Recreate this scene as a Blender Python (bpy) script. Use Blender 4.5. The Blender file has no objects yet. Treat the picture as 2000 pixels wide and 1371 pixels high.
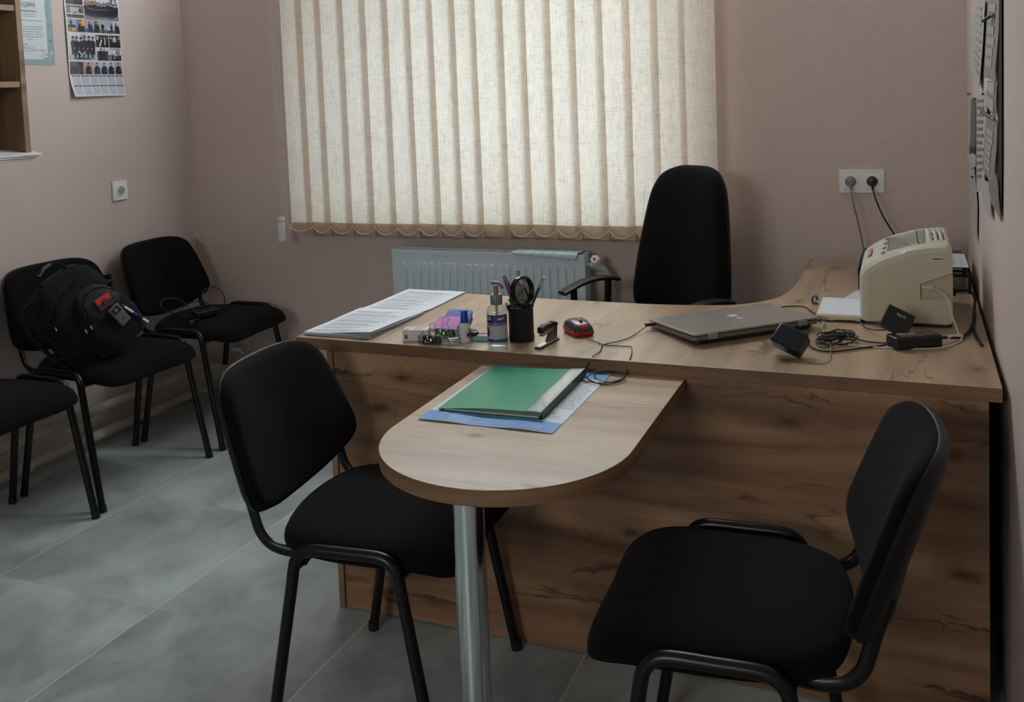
import bpy, math, random
from mathutils import Vector, Matrix
random.seed(7)
PI = math.pi
SC = bpy.context.scene
C = SC.collection

# ---------------------------------------------------------------- camera
F_PX, PX, PY = 1885.056, 985.024, 310.390
YAW, PITCH, ROLL = -0.3969977, 0.0707842, 0.0398718
cam_d = bpy.data.cameras.new('camera')
cam = bpy.data.objects.new('camera', cam_d); C.objects.link(cam)
cy_, sy_, cp_, sp_, cr_, sr_ = math.cos(YAW), math.sin(YAW), math.cos(PITCH), math.sin(PITCH), math.cos(ROLL), math.sin(ROLL)
fwd = Vector((sy_*cp_, cy_*cp_, -sp_)); rt = Vector((cy_, -sy_, 0)); dn = fwd.cross(rt)
r_ = cr_*rt + sr_*dn; d_ = -sr_*rt + cr_*dn
cam.matrix_world = Matrix(((r_.x, -d_.x, -fwd.x, 0), (r_.y, -d_.y, -fwd.y, 0), (r_.z, -d_.z, -fwd.z, 1.40), (0, 0, 0, 1)))
cam_d.sensor_fit = 'HORIZONTAL'; cam_d.sensor_width = 36
cam_d.lens = F_PX/2000*36
cam_d.shift_x = (1000-PX)/2000; cam_d.shift_y = (PY-685.5)/2000
cam_d.clip_start = 0.02; cam_d.clip_end = 100
SC.camera = cam

# ---------------------------------------------------------------- world, lights, exposure
SC.view_settings.view_transform = 'Standard'; SC.view_settings.look = 'None'
SC.view_settings.gamma = 1; SC.view_settings.use_curve_mapping = False
SC.view_settings.exposure = 0.0
SC.cycles.use_denoising = True
SC.cycles.max_bounces = 8; SC.cycles.diffuse_bounces = 5; SC.cycles.transparent_max_bounces = 12
SC.cycles.sample_clamp_indirect = 4
w = bpy.data.worlds.new('world'); SC.world = w; w.use_nodes = True
w.node_tree.nodes['Background'].inputs[0].default_value = (0.80, 0.90, 1.0, 1)
w.node_tree.nodes['Background'].inputs[1].default_value = 1.0
YW = 3.71
def area(name, loc, target, sx, sy, power, col, spread=PI):
    l = bpy.data.lights.new(name, 'AREA'); l.shape = 'RECTANGLE'; l.size = sx; l.size_y = sy
    l.energy = power; l.color = col; l.spread = spread
    o = bpy.data.objects.new(name, l); C.objects.link(o); o.location = loc
    o.rotation_euler = (Vector(target)-Vector(loc)).to_track_quat('-Z', 'Y').to_euler()
    return o
area('daylight_window', (-1.00, 4.20, 1.45), (-1.25, 0, 1.40), 2.2, 1.4, 25.5, (0.89, 0.965, 1.0))
area('added_upper_fill', (-1.58, YW, 2.33), (-1.75, 2.95, 0.0), 1.7, 0.50, 44, (0.93, 0.97, 1.0))  # added lamp for an invented uncovered window strip above the blind
area('added_rear_fill', (-1.25, -2.3, 2.05), (-0.7, 3.6, 1.30), 1.2, 0.6, 10.5, (1.0, 0.93, 0.87), 1.75)  # added fill lamp behind the viewer, standing in for an unseen opening

# ---------------------------------------------------------------- materials
def lin(c):
    return tuple((x/255/12.92 if x/255 <= 0.04045 else ((x/255+0.055)/1.055)**2.4) for x in c)
MATS = {}
def M(name, rgb, rough=0.5, metal=0.0, bump=None, var=0.0, vscale=8, coat=0, spec=0.5, trans=0, ior=1.45, alpha=1, sheen=0):
    if name in MATS: return MATS[name]
    m = bpy.data.materials.new(name); m.use_nodes = True
    nt = m.node_tree; b = nt.nodes['Principled BSDF']
    col = (*lin(rgb), 1)
    b.inputs['Base Color'].default_value = col; b.inputs['Roughness'].default_value = rough
    b.inputs['Metallic'].default_value = metal; b.inputs['Specular IOR Level'].default_value = spec
    b.inputs['Transmission Weight'].default_value = trans; b.inputs['IOR'].default_value = ior
    b.inputs['Alpha'].default_value = alpha; b.inputs['Coat Weight'].default_value = coat
    b.inputs['Sheen Weight'].default_value = sheen; b.inputs['Sheen Roughness'].default_value = 0.5
    tc = nt.nodes.new('ShaderNodeTexCoord')
    if var:
        n = nt.nodes.new('ShaderNodeTexNoise'); n.inputs['Scale'].default_value = vscale; n.inputs['Detail'].default_value = 6
        nt.links.new(tc.outputs['Object'], n.inputs['Vector'])
        r = nt.nodes.new('ShaderNodeMapRange'); r.inputs[1].default_value = 0.3; r.inputs[2].default_value = 0.7
        r.inputs[3].default_value = 1-var; r.inputs[4].default_value = 1+var
        nt.links.new(n.outputs[0], r.inputs[0])
        x = nt.nodes.new('ShaderNodeVectorMath'); x.operation = 'SCALE'; x.inputs[0].default_value = col[:3]
        nt.links.new(r.outputs[0], x.inputs['Scale']); nt.links.new(x.outputs[0], b.inputs['Base Color'])
    if bump:
        n = nt.nodes.new('ShaderNodeTexNoise'); n.inputs['Scale'].default_value = bump[0]; n.inputs['Detail'].default_value = 3
        nt.links.new(tc.outputs['Object'], n.inputs['Vector'])
        bp = nt.nodes.new('ShaderNodeBump'); bp.inputs['Strength'].default_value = bump[1]; bp.inputs['Distance'].default_value = bump[2]
        nt.links.new(n.outputs[0], bp.inputs['Height']); nt.links.new(bp.outputs[0], b.inputs['Normal'])
    MATS[name] = m
    return m

def nd(nt, t, **kw):
    n = nt.nodes.new(t)
    for k, v in kw.items():
        if k.startswith('i'): n.inputs[int(k[1:])].default_value = v
        else: setattr(n, k, v)
    return n
def math_(nt, op, a, b=None):
    n = nt.nodes.new('ShaderNodeMath'); n.operation = op
    for i, x in enumerate((a, b)):
        if x is None: continue
        if isinstance(x, (int, float)): n.inputs[i].default_value = x
        else: nt.links.new(x, n.inputs[i])
    return n.outputs[0]

def wood(name, along, across, knots=(), c0=(128, 100, 74), c1=(170, 140, 108), c2=(196, 168, 134), rough=0.42, crack=1.0, off=0.0, dark=(52, 34, 22), coat=0.0):
    """light oak laminate; grain runs along axis `along`, varies over axis `across`"""
    m = bpy.data.materials.new(name); m.use_nodes = True; nt = m.node_tree; b = nt.nodes['Principled BSDF']; L = nt.links
    tc = nd(nt, 'ShaderNodeTexCoord'); sp = nd(nt, 'ShaderNodeSeparateXYZ'); L.new(tc.outputs['Object'], sp.inputs[0])
    a, c = sp.outputs[along], sp.outputs[across]
    third = sp.outputs[3-along-across]
    # knots bend the grain around them
    bend = None; kd = None
    kns = nd(nt, 'ShaderNodeTexNoise'); kns.inputs['Scale'].default_value = 34; kns.inputs['Detail'].default_value = 5; L.new(tc.outputs['Object'], kns.inputs['Vector'])
    kno = math_(nt, 'MAXIMUM', kns.outputs[0], .32)
    for (ka, kc, ks) in knots:
        da = math_(nt, 'DIVIDE', math_(nt, 'SUBTRACT', a, ka), ks*2.6)
        dc = math_(nt, 'DIVIDE', math_(nt, 'SUBTRACT', c, kc), ks)
        r2 = math_(nt, 'ADD', math_(nt, 'MULTIPLY', da, da), math_(nt, 'MULTIPLY', dc, dc))
        r2 = math_(nt, 'MULTIPLY', r2, math_(nt, 'ADD', math_(nt, 'MULTIPLY', kno, 3.2), -.75))
        g = math_(nt, 'DIVIDE', 1.0, math_(nt, 'ADD', r2, 1.0))
        bb = math_(nt, 'MULTIPLY', math_(nt, 'MULTIPLY', dc, g), ks*1.2)
        bend = bb if bend is None else math_(nt, 'ADD', bend, bb)
        gg = math_(nt, 'POWER', g, 3.0)
        kd = gg if kd is None else math_(nt, 'MAXIMUM', kd, gg)
    if bend is not None: c = math_(nt, 'SUBTRACT', c, bend)
    cb = nd(nt, 'ShaderNodeCombineXYZ')
    L.new(math_(nt, 'MULTIPLY', math_(nt, 'ADD', a, off), 1.0), cb.inputs[0]); L.new(math_(nt, 'MULTIPLY', c, 9.0), cb.inputs[1]); L.new(math_(nt, 'MULTIPLY', third, 2.0), cb.inputs[2])
    n1 = nd(nt, 'ShaderNodeTexNoise'); n1.inputs['Scale'].default_value = 1.3; n1.inputs['Detail'].default_value = 7; n1.inputs['Distortion'].default_value = 0.5
    L.new(cb.outputs[0], n1.inputs['Vector'])
    ramp = nd(nt, 'ShaderNodeValToRGB'); e = ramp.color_ramp.elements
    e[0].position = 0.28; e[0].color = (*lin(c0), 1); e[1].position = 0.72; e[1].color = (*lin(c2), 1)
    e2 = e.new(0.5); e2.color = (*lin(c1), 1)
    L.new(n1.outputs[0], ramp.inputs[0])
    # fine pores
    cb2 = nd(nt, 'ShaderNodeCombineXYZ')
    L.new(math_(nt, 'MULTIPLY', a, 9.0), cb2.inputs[0]); L.new(math_(nt, 'MULTIPLY', c, 260.0), cb2.inputs[1])
    n2 = nd(nt, 'ShaderNodeTexNoise'); n2.inputs['Scale'].default_value = 1.0; n2.inputs['Detail'].default_value = 3
    L.new(cb2.outputs[0], n2.inputs['Vector'])
    fine = nd(nt, 'ShaderNodeMapRange'); fine.inputs[1].default_value = 0.3; fine.inputs[2].default_value = 0.7; fine.inputs[3].default_value = 0.83; fine.inputs[4].default_value = 1.06
    L.new(n2.outputs[0], fine.inputs[0])
    # long dark cracks
    cb3 = nd(nt, 'ShaderNodeCombineXYZ')
    L.new(math_(nt, 'MULTIPLY', math_(nt, 'ADD', a, off+3.3), 1.0), cb3.inputs[0]); L.new(math_(nt, 'MULTIPLY', c, 6.0), cb3.inputs[1])
    n3 = nd(nt, 'ShaderNodeTexNoise'); n3.inputs['Scale'].default_value = 1.1; n3.inputs['Detail'].default_value = 4; n3.inputs['Distortion'].default_value = 0.7
    L.new(cb3.outputs[0], n3.inputs['Vector'])
    dd = math_(nt, 'ABSOLUTE', math_(nt, 'SUBTRACT', n3.outputs[0], 0.5))
    ck = nd(nt, 'ShaderNodeMapRange'); ck.inputs[1].default_value = 0.0; ck.inputs[2].default_value = 0.012*crack+.004; ck.inputs[3].default_value = 1; ck.inputs[4].default_value = 0
    L.new(dd, ck.inputs[0])
    n4 = nd(nt, 'ShaderNodeTexNoise'); n4.inputs['Scale'].default_value = 3.0; L.new(cb3.outputs[0], n4.inputs['Vector'])
    msk = nd(nt, 'ShaderNodeMapRange'); msk.inputs[1].default_value = 0.44; msk.inputs[2].default_value = 0.58; L.new(n4.outputs[0], msk.inputs[0])
    dark_f = math_(nt, 'MULTIPLY', math_(nt, 'MULTIPLY', ck.outputs[0], msk.outputs[0]), 0.72*min(1.2, crack))
    if kd is not None:
        kn = math_(nt, 'MULTIPLY', kd, math_(nt, 'ADD', math_(nt, 'MULTIPLY', n2.outputs[0], 1.0), 0.35))
        dark_f = math_(nt, 'MAXIMUM', dark_f, kn)
    mx = nd(nt, 'ShaderNodeMix'); mx.data_type = 'RGBA'; mx.inputs['B'].default_value = (*lin(dark), 1)
    sc = nd(nt, 'ShaderNodeVectorMath'); sc.operation = 'SCALE'; L.new(ramp.outputs[0], sc.inputs[0]); L.new(fine.outputs[0], sc.inputs['Scale'])
    L.new(sc.outputs[0], mx.inputs['A']); L.new(dark_f, mx.inputs['Factor'])
    L.new(mx.outputs['Result'], b.inputs['Base Color'])
    b.inputs['Roughness'].default_value = rough; b.inputs['Coat Weight'].default_value = coat; b.inputs['Coat Roughness'].default_value = .3
    bp = nd(nt, 'ShaderNodeBump'); bp.inputs['Strength'].default_value = 0.12; bp.inputs['Distance'].default_value = 0.002
    L.new(n2.outputs[0], bp.inputs['Height']); L.new(bp.outputs[0], b.inputs['Normal'])
    return m

def wall_mat(name, rgb, bs=.30):
    m = M(name, rgb, 0.75, spec=0.3, var=0.025, vscale=2.5)
    nt = m.node_tree; b = nt.nodes['Principled BSDF']
    tc = nd(nt, 'ShaderNodeTexCoord')
    v = nd(nt, 'ShaderNodeTexNoise'); v.inputs['Scale'].default_value = 95; v.inputs['Detail'].default_value = 2.5
    nt.links.new(tc.outputs['Object'], v.inputs['Vector'])
    mr = nd(nt, 'ShaderNodeMapRange'); mr.inputs[1].default_value = 0.42; mr.inputs[2].default_value = 0.68; nt.links.new(v.outputs[0], mr.inputs[0])
    bp = nd(nt, 'ShaderNodeBump'); bp.inputs['Strength'].default_value = bs; bp.inputs['Distance'].default_value = 0.0025
    nt.links.new(mr.outputs[0], bp.inputs['Height']); nt.links.new(bp.outputs[0], b.inputs['Normal'])
    return m
WALL = wall_mat('plaster', (203, 188, 181)); WALL_S = wall_mat('smooth_plaster', (198, 184, 178), .09)
CEIL = M('ceiling_paint', (225, 222, 215), 0.8)

def floor_mat():
    m = bpy.data.materials.new('floor_tiles'); m.use_nodes = True; nt = m.node_tree; L = nt.links; b = nt.nodes['Principled BSDF']
    tc = nd(nt, 'ShaderNodeTexCoord'); sp = nd(nt, 'ShaderNodeSeparateXYZ'); L.new(tc.outputs['Object'], sp.inputs[0])
    x = math_(nt, 'DIVIDE', math_(nt, 'ADD', sp.outputs[0], 1.9425), 0.5975); y = math_(nt, 'DIVIDE', math_(nt, 'SUBTRACT', sp.outputs[1], 1.999), 0.5965)
    fx, fy = math_(nt, 'FRACT', x), math_(nt, 'FRACT', y)
    ex = math_(nt, 'MINIMUM', fx, math_(nt, 'SUBTRACT', 1.0, fx)); ey = math_(nt, 'MINIMUM', fy, math_(nt, 'SUBTRACT', 1.0, fy))
    gx = math_(nt, 'LESS_THAN', ex, 0.0022); gy = math_(nt, 'LESS_THAN', ey, 0.0016)
    cell = nd(nt, 'ShaderNodeCombineXYZ'); L.new(math_(nt, 'FLOOR', x), cell.inputs[0]); L.new(math_(nt, 'FLOOR', y), cell.inputs[1])
    wn = nd(nt, 'ShaderNodeTexWhiteNoise'); L.new(cell.outputs[0], wn.inputs['Vector'])
    off = nd(nt, 'ShaderNodeVectorMath'); off.operation = 'MULTIPLY_ADD'; L.new(wn.outputs['Color'], off.inputs[0]); off.inputs[1].default_value = (9, 9, 9); L.new(tc.outputs['Object'], off.inputs[2])
    mp = nd(nt, 'ShaderNodeMapping'); mp.inputs['Scale'].default_value = (1.5, 1.1, 1); L.new(off.outputs[0], mp.inputs[0])
    n = nd(nt, 'ShaderNodeTexNoise'); n.inputs['Scale'].default_value = 2.4; n.inputs['Detail'].default_value = 8; n.inputs['Roughness'].default_value = 0.62; n.inputs['Distortion'].default_value = 0.4
    L.new(mp.outputs[0], n.inputs['Vector'])
    r = nd(nt, 'ShaderNodeValToRGB'); e = r.color_ramp.elements
    e[0].position = 0.34; e[0].color = (*lin((140, 151, 153)), 1); e[1].position = 0.66; e[1].color = (*lin((190, 204, 206)), 1)
    L.new(n.outputs[0], r.inputs[0])
    mx = nd(nt, 'ShaderNodeMix'); mx.data_type = 'RGBA'; mx.inputs['B'].default_value = (*lin((226, 226, 220)), 1)
    L.new(r.outputs[0], mx.inputs['A']); L.new(gx, mx.inputs['Factor'])
    mx2 = nd(nt, 'ShaderNodeMix'); mx2.data_type = 'RGBA'; mx2.inputs['B'].default_value = (*lin((165, 166, 162)), 1)
    L.new(mx.outputs['Result'], mx2.inputs['A']); L.new(math_(nt, 'MULTIPLY', gy, 0.7), mx2.inputs['Factor'])
    L.new(mx2.outputs['Result'], b.inputs['Base Color'])
    rr = nd(nt, 'ShaderNodeMapRange'); rr.inputs[3].default_value = 0.34; rr.inputs[4].default_value = 0.5; L.new(n.outputs[0], rr.inputs[0]); L.new(rr.outputs[0], b.inputs['Roughness'])
    bp = nd(nt, 'ShaderNodeBump'); bp.inputs['Strength'].default_value = 0.15; bp.inputs['Distance'].default_value = 0.001; bp.invert = True
    L.new(math_(nt, 'MAXIMUM', gx, gy), bp.inputs['Height']); L.new(bp.outputs[0], b.inputs['Normal'])
    return m
FLOOR = floor_mat()

def blind_mat(name, t, d, mixf=0.55):
    m = bpy.data.materials.new(name); m.use_nodes = True; nt = m.node_tree; L = nt.links
    nt.nodes.remove(nt.nodes['Principled BSDF']); out = nt.nodes['Material Output']
    tc = nd(nt, 'ShaderNodeTexCoord'); info = nd(nt, 'ShaderNodeObjectInfo')
    addv = nd(nt, 'ShaderNodeVectorMath'); addv.operation = 'ADD'; L.new(tc.outputs['Object'], addv.inputs[0])
    L.new(info.outputs['Location'], addv.inputs[1])
    def streak(sx, sz, lo, hi, dark):
        mp = nd(nt, 'ShaderNodeMapping'); mp.inputs['Scale'].default_value = (sx, 1, sz); L.new(addv.outputs[0], mp.inputs[0])
        n = nd(nt, 'ShaderNodeTexNoise'); n.inputs['Scale'].default_value = 1; n.inputs['Detail'].default_value = 3; L.new(mp.outputs[0], n.inputs['Vector'])
        r = nd(nt, 'ShaderNodeMapRange'); r.inputs[1].default_value = lo; r.inputs[2].default_value = hi; r.inputs[3].default_value = 1; r.inputs[4].default_value = dark
        L.new(n.outputs[0], r.inputs[0]); return r.outputs[0]
    s = math_(nt, 'MULTIPLY', streak(700, 28, 0.52, 0.70, 0.55), streak(32, 800, 0.53, 0.72, 0.55))
    s = math_(nt, 'MULTIPLY', s, streak(14, 9, 0.3, 0.7, 0.94))
    tr = nd(nt, 'ShaderNodeBsdfTranslucent'); df = nd(nt, 'ShaderNodeBsdfDiffuse')
    sc = nd(nt, 'ShaderNodeVectorMath'); sc.operation = 'SCALE'; sc.inputs[0].default_value = t; L.new(s, sc.inputs['Scale']); L.new(sc.outputs[0], tr.inputs[0])
    df.inputs[0].default_value = (*d, 1)
    mx = nd(nt, 'ShaderNodeMixShader'); mx.inputs[0].default_value = mixf; L.new(tr.outputs[0], mx.inputs[1]); L.new(df.outputs[0], mx.inputs[2])
    L.new(mx.outputs[0], out.inputs[0])
    return m
BLIND = blind_mat('blind_fabric', (1.0, 0.94, 0.84), (0.66, 0.50, 0.38), 0.52)

def thin_glass(name, tint, gloss=0.08, rough=0.02):
    m = bpy.data.materials.new(name); m.use_nodes = True; nt = m.node_tree; L = nt.links
    nt.nodes.remove(nt.nodes['Principled BSDF']); out = nt.nodes['Material Output']
    t = nd(nt, 'ShaderNodeBsdfTransparent'); t.inputs[0].default_value = (*tint, 1)
    g = nd(nt, 'ShaderNodeBsdfGlossy'); g.inputs['Roughness'].default_value = rough
    lw = nd(nt, 'ShaderNodeLayerWeight'); lw.inputs[0].default_value = 0.25
    f = math_(nt, 'ADD', math_(nt, 'MULTIPLY', lw.outputs['Facing'], 0.45), gloss)
    mx = nd(nt, 'ShaderNodeMixShader'); L.new(f, mx.inputs[0]); L.new(t.outputs[0], mx.inputs[1]); L.new(g.outputs[0], mx.inputs[2])
    L.new(mx.outputs[0], out.inputs[0]); return m
GLASS = thin_glass('window_glass', (0.95, 0.97, 0.97))
CLEAR = thin_glass('clear_plastic', (0.90, 0.91, 0.90), 0.06, 0.08)
LENS = thin_glass('lens_glass', (0.80, 0.86, 0.78), 0.10, 0.02)

def print_mat(name='printed_paper', rough=0.55, coat=0.0, spec=0.5):
    m = bpy.data.materials.new(name); m.use_nodes = True; nt = m.node_tree; b = nt.nodes['Principled BSDF']
    a = nd(nt, 'ShaderNodeAttribute'); a.attribute_name = 'col'
    nt.links.new(a.outputs['Color'], b.inputs['Base Color']); b.inputs['Roughness'].default_value = rough; b.inputs['Coat Weight'].default_value = coat; b.inputs['Specular IOR Level'].default_value = spec
    return m
PRINT = print_mat(); PRINT_G = print_mat('glossy_print', 0.3, 0.3)

FABRIC = M('black_fabric', (15, 14, 17), 0.95, bump=(900, 0.5, 0.002), spec=0.12, sheen=0.03)
SHELL = M('black_back_shell', (15, 15, 17), 0.5, spec=0.35)
TUBE = M('black_enamel_tube', (13, 13, 16), 0.30, spec=0.45)
BLACKP = M('black_plastic', (22, 22, 24), 0.4)
BLACKG = M('black_gloss_plastic', (16, 16, 18), 0.15)
RUBBER = M('black_rubber', (20, 20, 20), 0.7)
WHITEP = M('white_plastic', (225, 228, 226), 0.35)
GREYP = M('grey_plastic', (120, 124, 128), 0.4)
CHROME = M('brushed_chrome', (225, 232, 234), 0.15, 1.0)
STEEL = M('steel_wire', (190, 190, 190), 0.28, 1.0)
WHITEM = M('white_enamel', (206, 222, 230), 0.35)
BEIGE = M('beige_plastic', (190, 182, 160), 0.45, var=0.02, vscale=5)
BEIGEC = M('pale_grey_beige_plastic', (196, 196, 180), 0.4)
NYLON = M('black_nylon', (17, 17, 21), 0.85, bump=(500, 0.5, 0.002), sheen=0.04, spec=.25)
BLUEP = M('blue_plastic', (40, 80, 170), 0.35)
PAPER = M('white_paper', (228, 232, 234), 0.7)

# ---------------------------------------------------------------- mesh helpers
class MB:
    def __init__(s): s.v = []; s.f = []; s.m = []; s.c = []
    def add(s, vs, fs, mi=0, col=None):
        k = len(s.v); s.v += [tuple(p) for p in vs]
        for f in fs: s.f.append([i+k for i in f]); s.m.append(mi); s.c.append(col or (1, 1, 1))
        return s
    def box(s, c, d, rot=None, mi=0, col=None):
        hx, hy, hz = d[0]/2, d[1]/2, d[2]/2
        vs = [Vector((x, y, z)) for x in (-hx, hx) for y in (-hy, hy) for z in (-hz, hz)]
        if rot is not None: vs = [rot @ p for p in vs]
        vs = [p+Vector(c) for p in vs]
        return s.add(vs, [(0, 1, 3, 2), (4, 6, 7, 5), (0, 4, 5, 1), (2, 3, 7, 6), (0, 2, 6, 4), (1, 5, 7, 3)], mi, col)
    def b2(s, lo, hi, mi=0, col=None):
        return s.box([(a+b)/2 for a, b in zip(lo, hi)], [b-a for a, b in zip(lo, hi)], None, mi, col)
    def tube(s, path, ra, rb=None, seg=10, closed=False, cap=True, up=(0, 1, 0), mi=0, taper=None, power=1.0):
        P = [Vector(p) for p in path]; n = len(P); rb = ra if rb is None else rb; vs = []; U = Vector(up)
        for i in range(n):
            if closed: t = P[(i+1) % n]-P[i-1]
            else: t = P[min(i+1, n-1)]-P[max(i-1, 0)]
            t.normalize()
            if abs(t.dot(U)) > 0.98: U = Vector((1, 0, 0)) if abs(t.x) < 0.9 else Vector((0, 0, 1))
            nrm = (U - t*U.dot(t)).normalized(); bn = t.cross(nrm)
            if rb == ra: U = nrm
            k = taper[i] if taper else 1
            for j in range(seg):
                a = 2*PI*j/seg; ca, sa = math.cos(a), math.sin(a)
                if power != 1: ca = math.copysign(abs(ca)**power, ca); sa = math.copysign(abs(sa)**power, sa)
                vs.append(P[i] + nrm*rb*ca*k + bn*ra*sa*k)
        fs = []
        for i in range(n if closed else n-1):
            for j in range(seg):
                a, b = i*seg+j, i*seg+(j+1) % seg; c, d = ((i+1) % n)*seg+(j+1) % seg, ((i+1) % n)*seg+j
                fs.append((a, b, c, d))
        if cap and not closed: fs.append(tuple(reversed(range(seg)))); fs.append(tuple(range((n-1)*seg, n*seg)))
        return s.add(vs, fs, mi)
    def lathe(s, prof, c=(0, 0, 0), seg=24, rot=None, sx=1, sy=1, mi=0):
        vs = []; n = len(prof)
        for r, z in prof:
            for j in range(seg):
                a = 2*PI*j/seg; p = Vector((r*math.cos(a)*sx, r*math.sin(a)*sy, z))
                if rot is not None: p = rot @ p
                vs.append(p+Vector(c))
        fs = [(i*seg+j, i*seg+(j+1) % seg, (i+1)*seg+(j+1) % seg, (i+1)*seg+j) for i in range(n-1) for j in range(seg)]
        if prof[0][0] > 1e-5: fs.append(tuple(reversed(range(seg))))
        if prof[-1][0] > 1e-5: fs.append(tuple(range((n-1)*seg, n*seg)))
        return s.add(vs, fs, mi)
    def prism(s, poly, a0, a1, axis=2, mi=0, mside=None):
        def P(p, h):
            return (p[0], p[1], h) if axis == 2 else ((p[0], h, p[1]) if axis == 1 else (h, p[0], p[1]))
        n = len(poly); vs = [P(p, a0) for p in poly]+[P(p, a1) for p in poly]
        s.add(vs, [tuple(reversed(range(n))), tuple(range(n, 2*n))], mi)
        k = len(s.v)-2*n
        for i in range(n):
            s.f.append([k+i, k+(i+1) % n, k+n+(i+1) % n, k+n+i]); s.m.append(mi if mside is None else mside); s.c.append((1, 1, 1))
        return s
    def cushion(s, outline, rings, fn, mi=0):
        n = len(outline); vs = []; 
        for sc, wv in rings: vs += [fn(u*sc, v*sc, wv) for u, v in outline]
        c0 = fn(0, 0, rings[0][1]); c1 = fn(0, 0, rings[-1][1]); vs += [c0, c1]
        fs = [(i*n+j, i*n+(j+1) % n, (i+1)*n+(j+1) % n, (i+1)*n+j) for i in range(len(rings)-1) for j in range(n)]
        k = len(rings)*n
        fs += [(k, (j+1) % n, j) for j in range(n)] + [(k+1, (len(rings)-1)*n+j, (len(rings)-1)*n+(j+1) % n) for j in range(n)]
        return s.add(vs, fs, mi)
    def build(s, name, mats, parent=None, bevel=0, smooth=True, angle=40, seg=2, loc=None):
        me = bpy.data.meshes.new(name); me.from_pydata(s.v, [], s.f)
        if not isinstance(mats, (list, tuple)): mats = [mats]
        for m in mats: me.materials.append(m)
        for p, mi in zip(me.polygons, s.m): p.material_index = mi; p.use_smooth = smooth
        if any(c != (1, 1, 1) for c in s.c):
            ca = me.color_attributes.new('col', 'FLOAT_COLOR', 'CORNER')
            for p, c in zip(me.polygons, s.c):
                for li in p.loop_indices: ca.data[li].color = (*c, 1)
        else:
            import bmesh
            b = bmesh.new(); b.from_mesh(me); bmesh.ops.recalc_face_normals(b, faces=b.faces); b.to_mesh(me); b.free()
        me.validate(); 
        if smooth: me.set_sharp_from_angle(angle=math.radians(angle))
        o = bpy.data.objects.new(name, me); C.objects.link(o)
        if parent: o.parent = parent
        if loc: o.location = loc
        if bevel:
            b = o.modifiers.new('bevel', 'BEVEL'); b.width = bevel; b.segments = seg; b.limit_method = 'ANGLE'; b.angle_limit = math.radians(40)
        return o
def tag(o, label, cat, group=None):
    o['label'] = label; o['category'] = cat
    if group: o['group'] = group
    return o
def thing(name, label, cat, loc=(0, 0, 0), rotz=0, group=None):
    o = bpy.data.objects.new(name, None); C.objects.link(o); o.location = loc; o.rotation_euler = (0, 0, rotz); o.empty_display_size = 0.05
    return tag(o, label, cat, group)
def struct(o): o['kind'] = 'structure'; return o
def cat(P, n=8, closed=False):
    P = [Vector(p) for p in P]; N = len(P); out = []
    rng = range(N) if closed else range(N-1)
    for i in rng:
        p0 = P[i-1] if (closed or i > 0) else P[0]*2-P[1]; p1 = P[i]; p2 = P[(i+1) % N]
        p3 = P[(i+2) % N] if (closed or i+2 < N) else P[-1]*2-P[-2]
        for k in range(n):
            t = k/n; out.append(0.5*((2*p1)+(p2-p0)*t+(2*p0-5*p1+4*p2-p3)*t*t+(3*p1-p0-3*p2+p3)*t**3))
    if not closed: out.append(P[-1])
    return out
def copy_tree(o, parent=None):
    c = o.copy(); C.objects.link(c)
    if parent: c.parent = parent
    for ch in list(o.children): copy_tree(ch, c)
    return c

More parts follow.
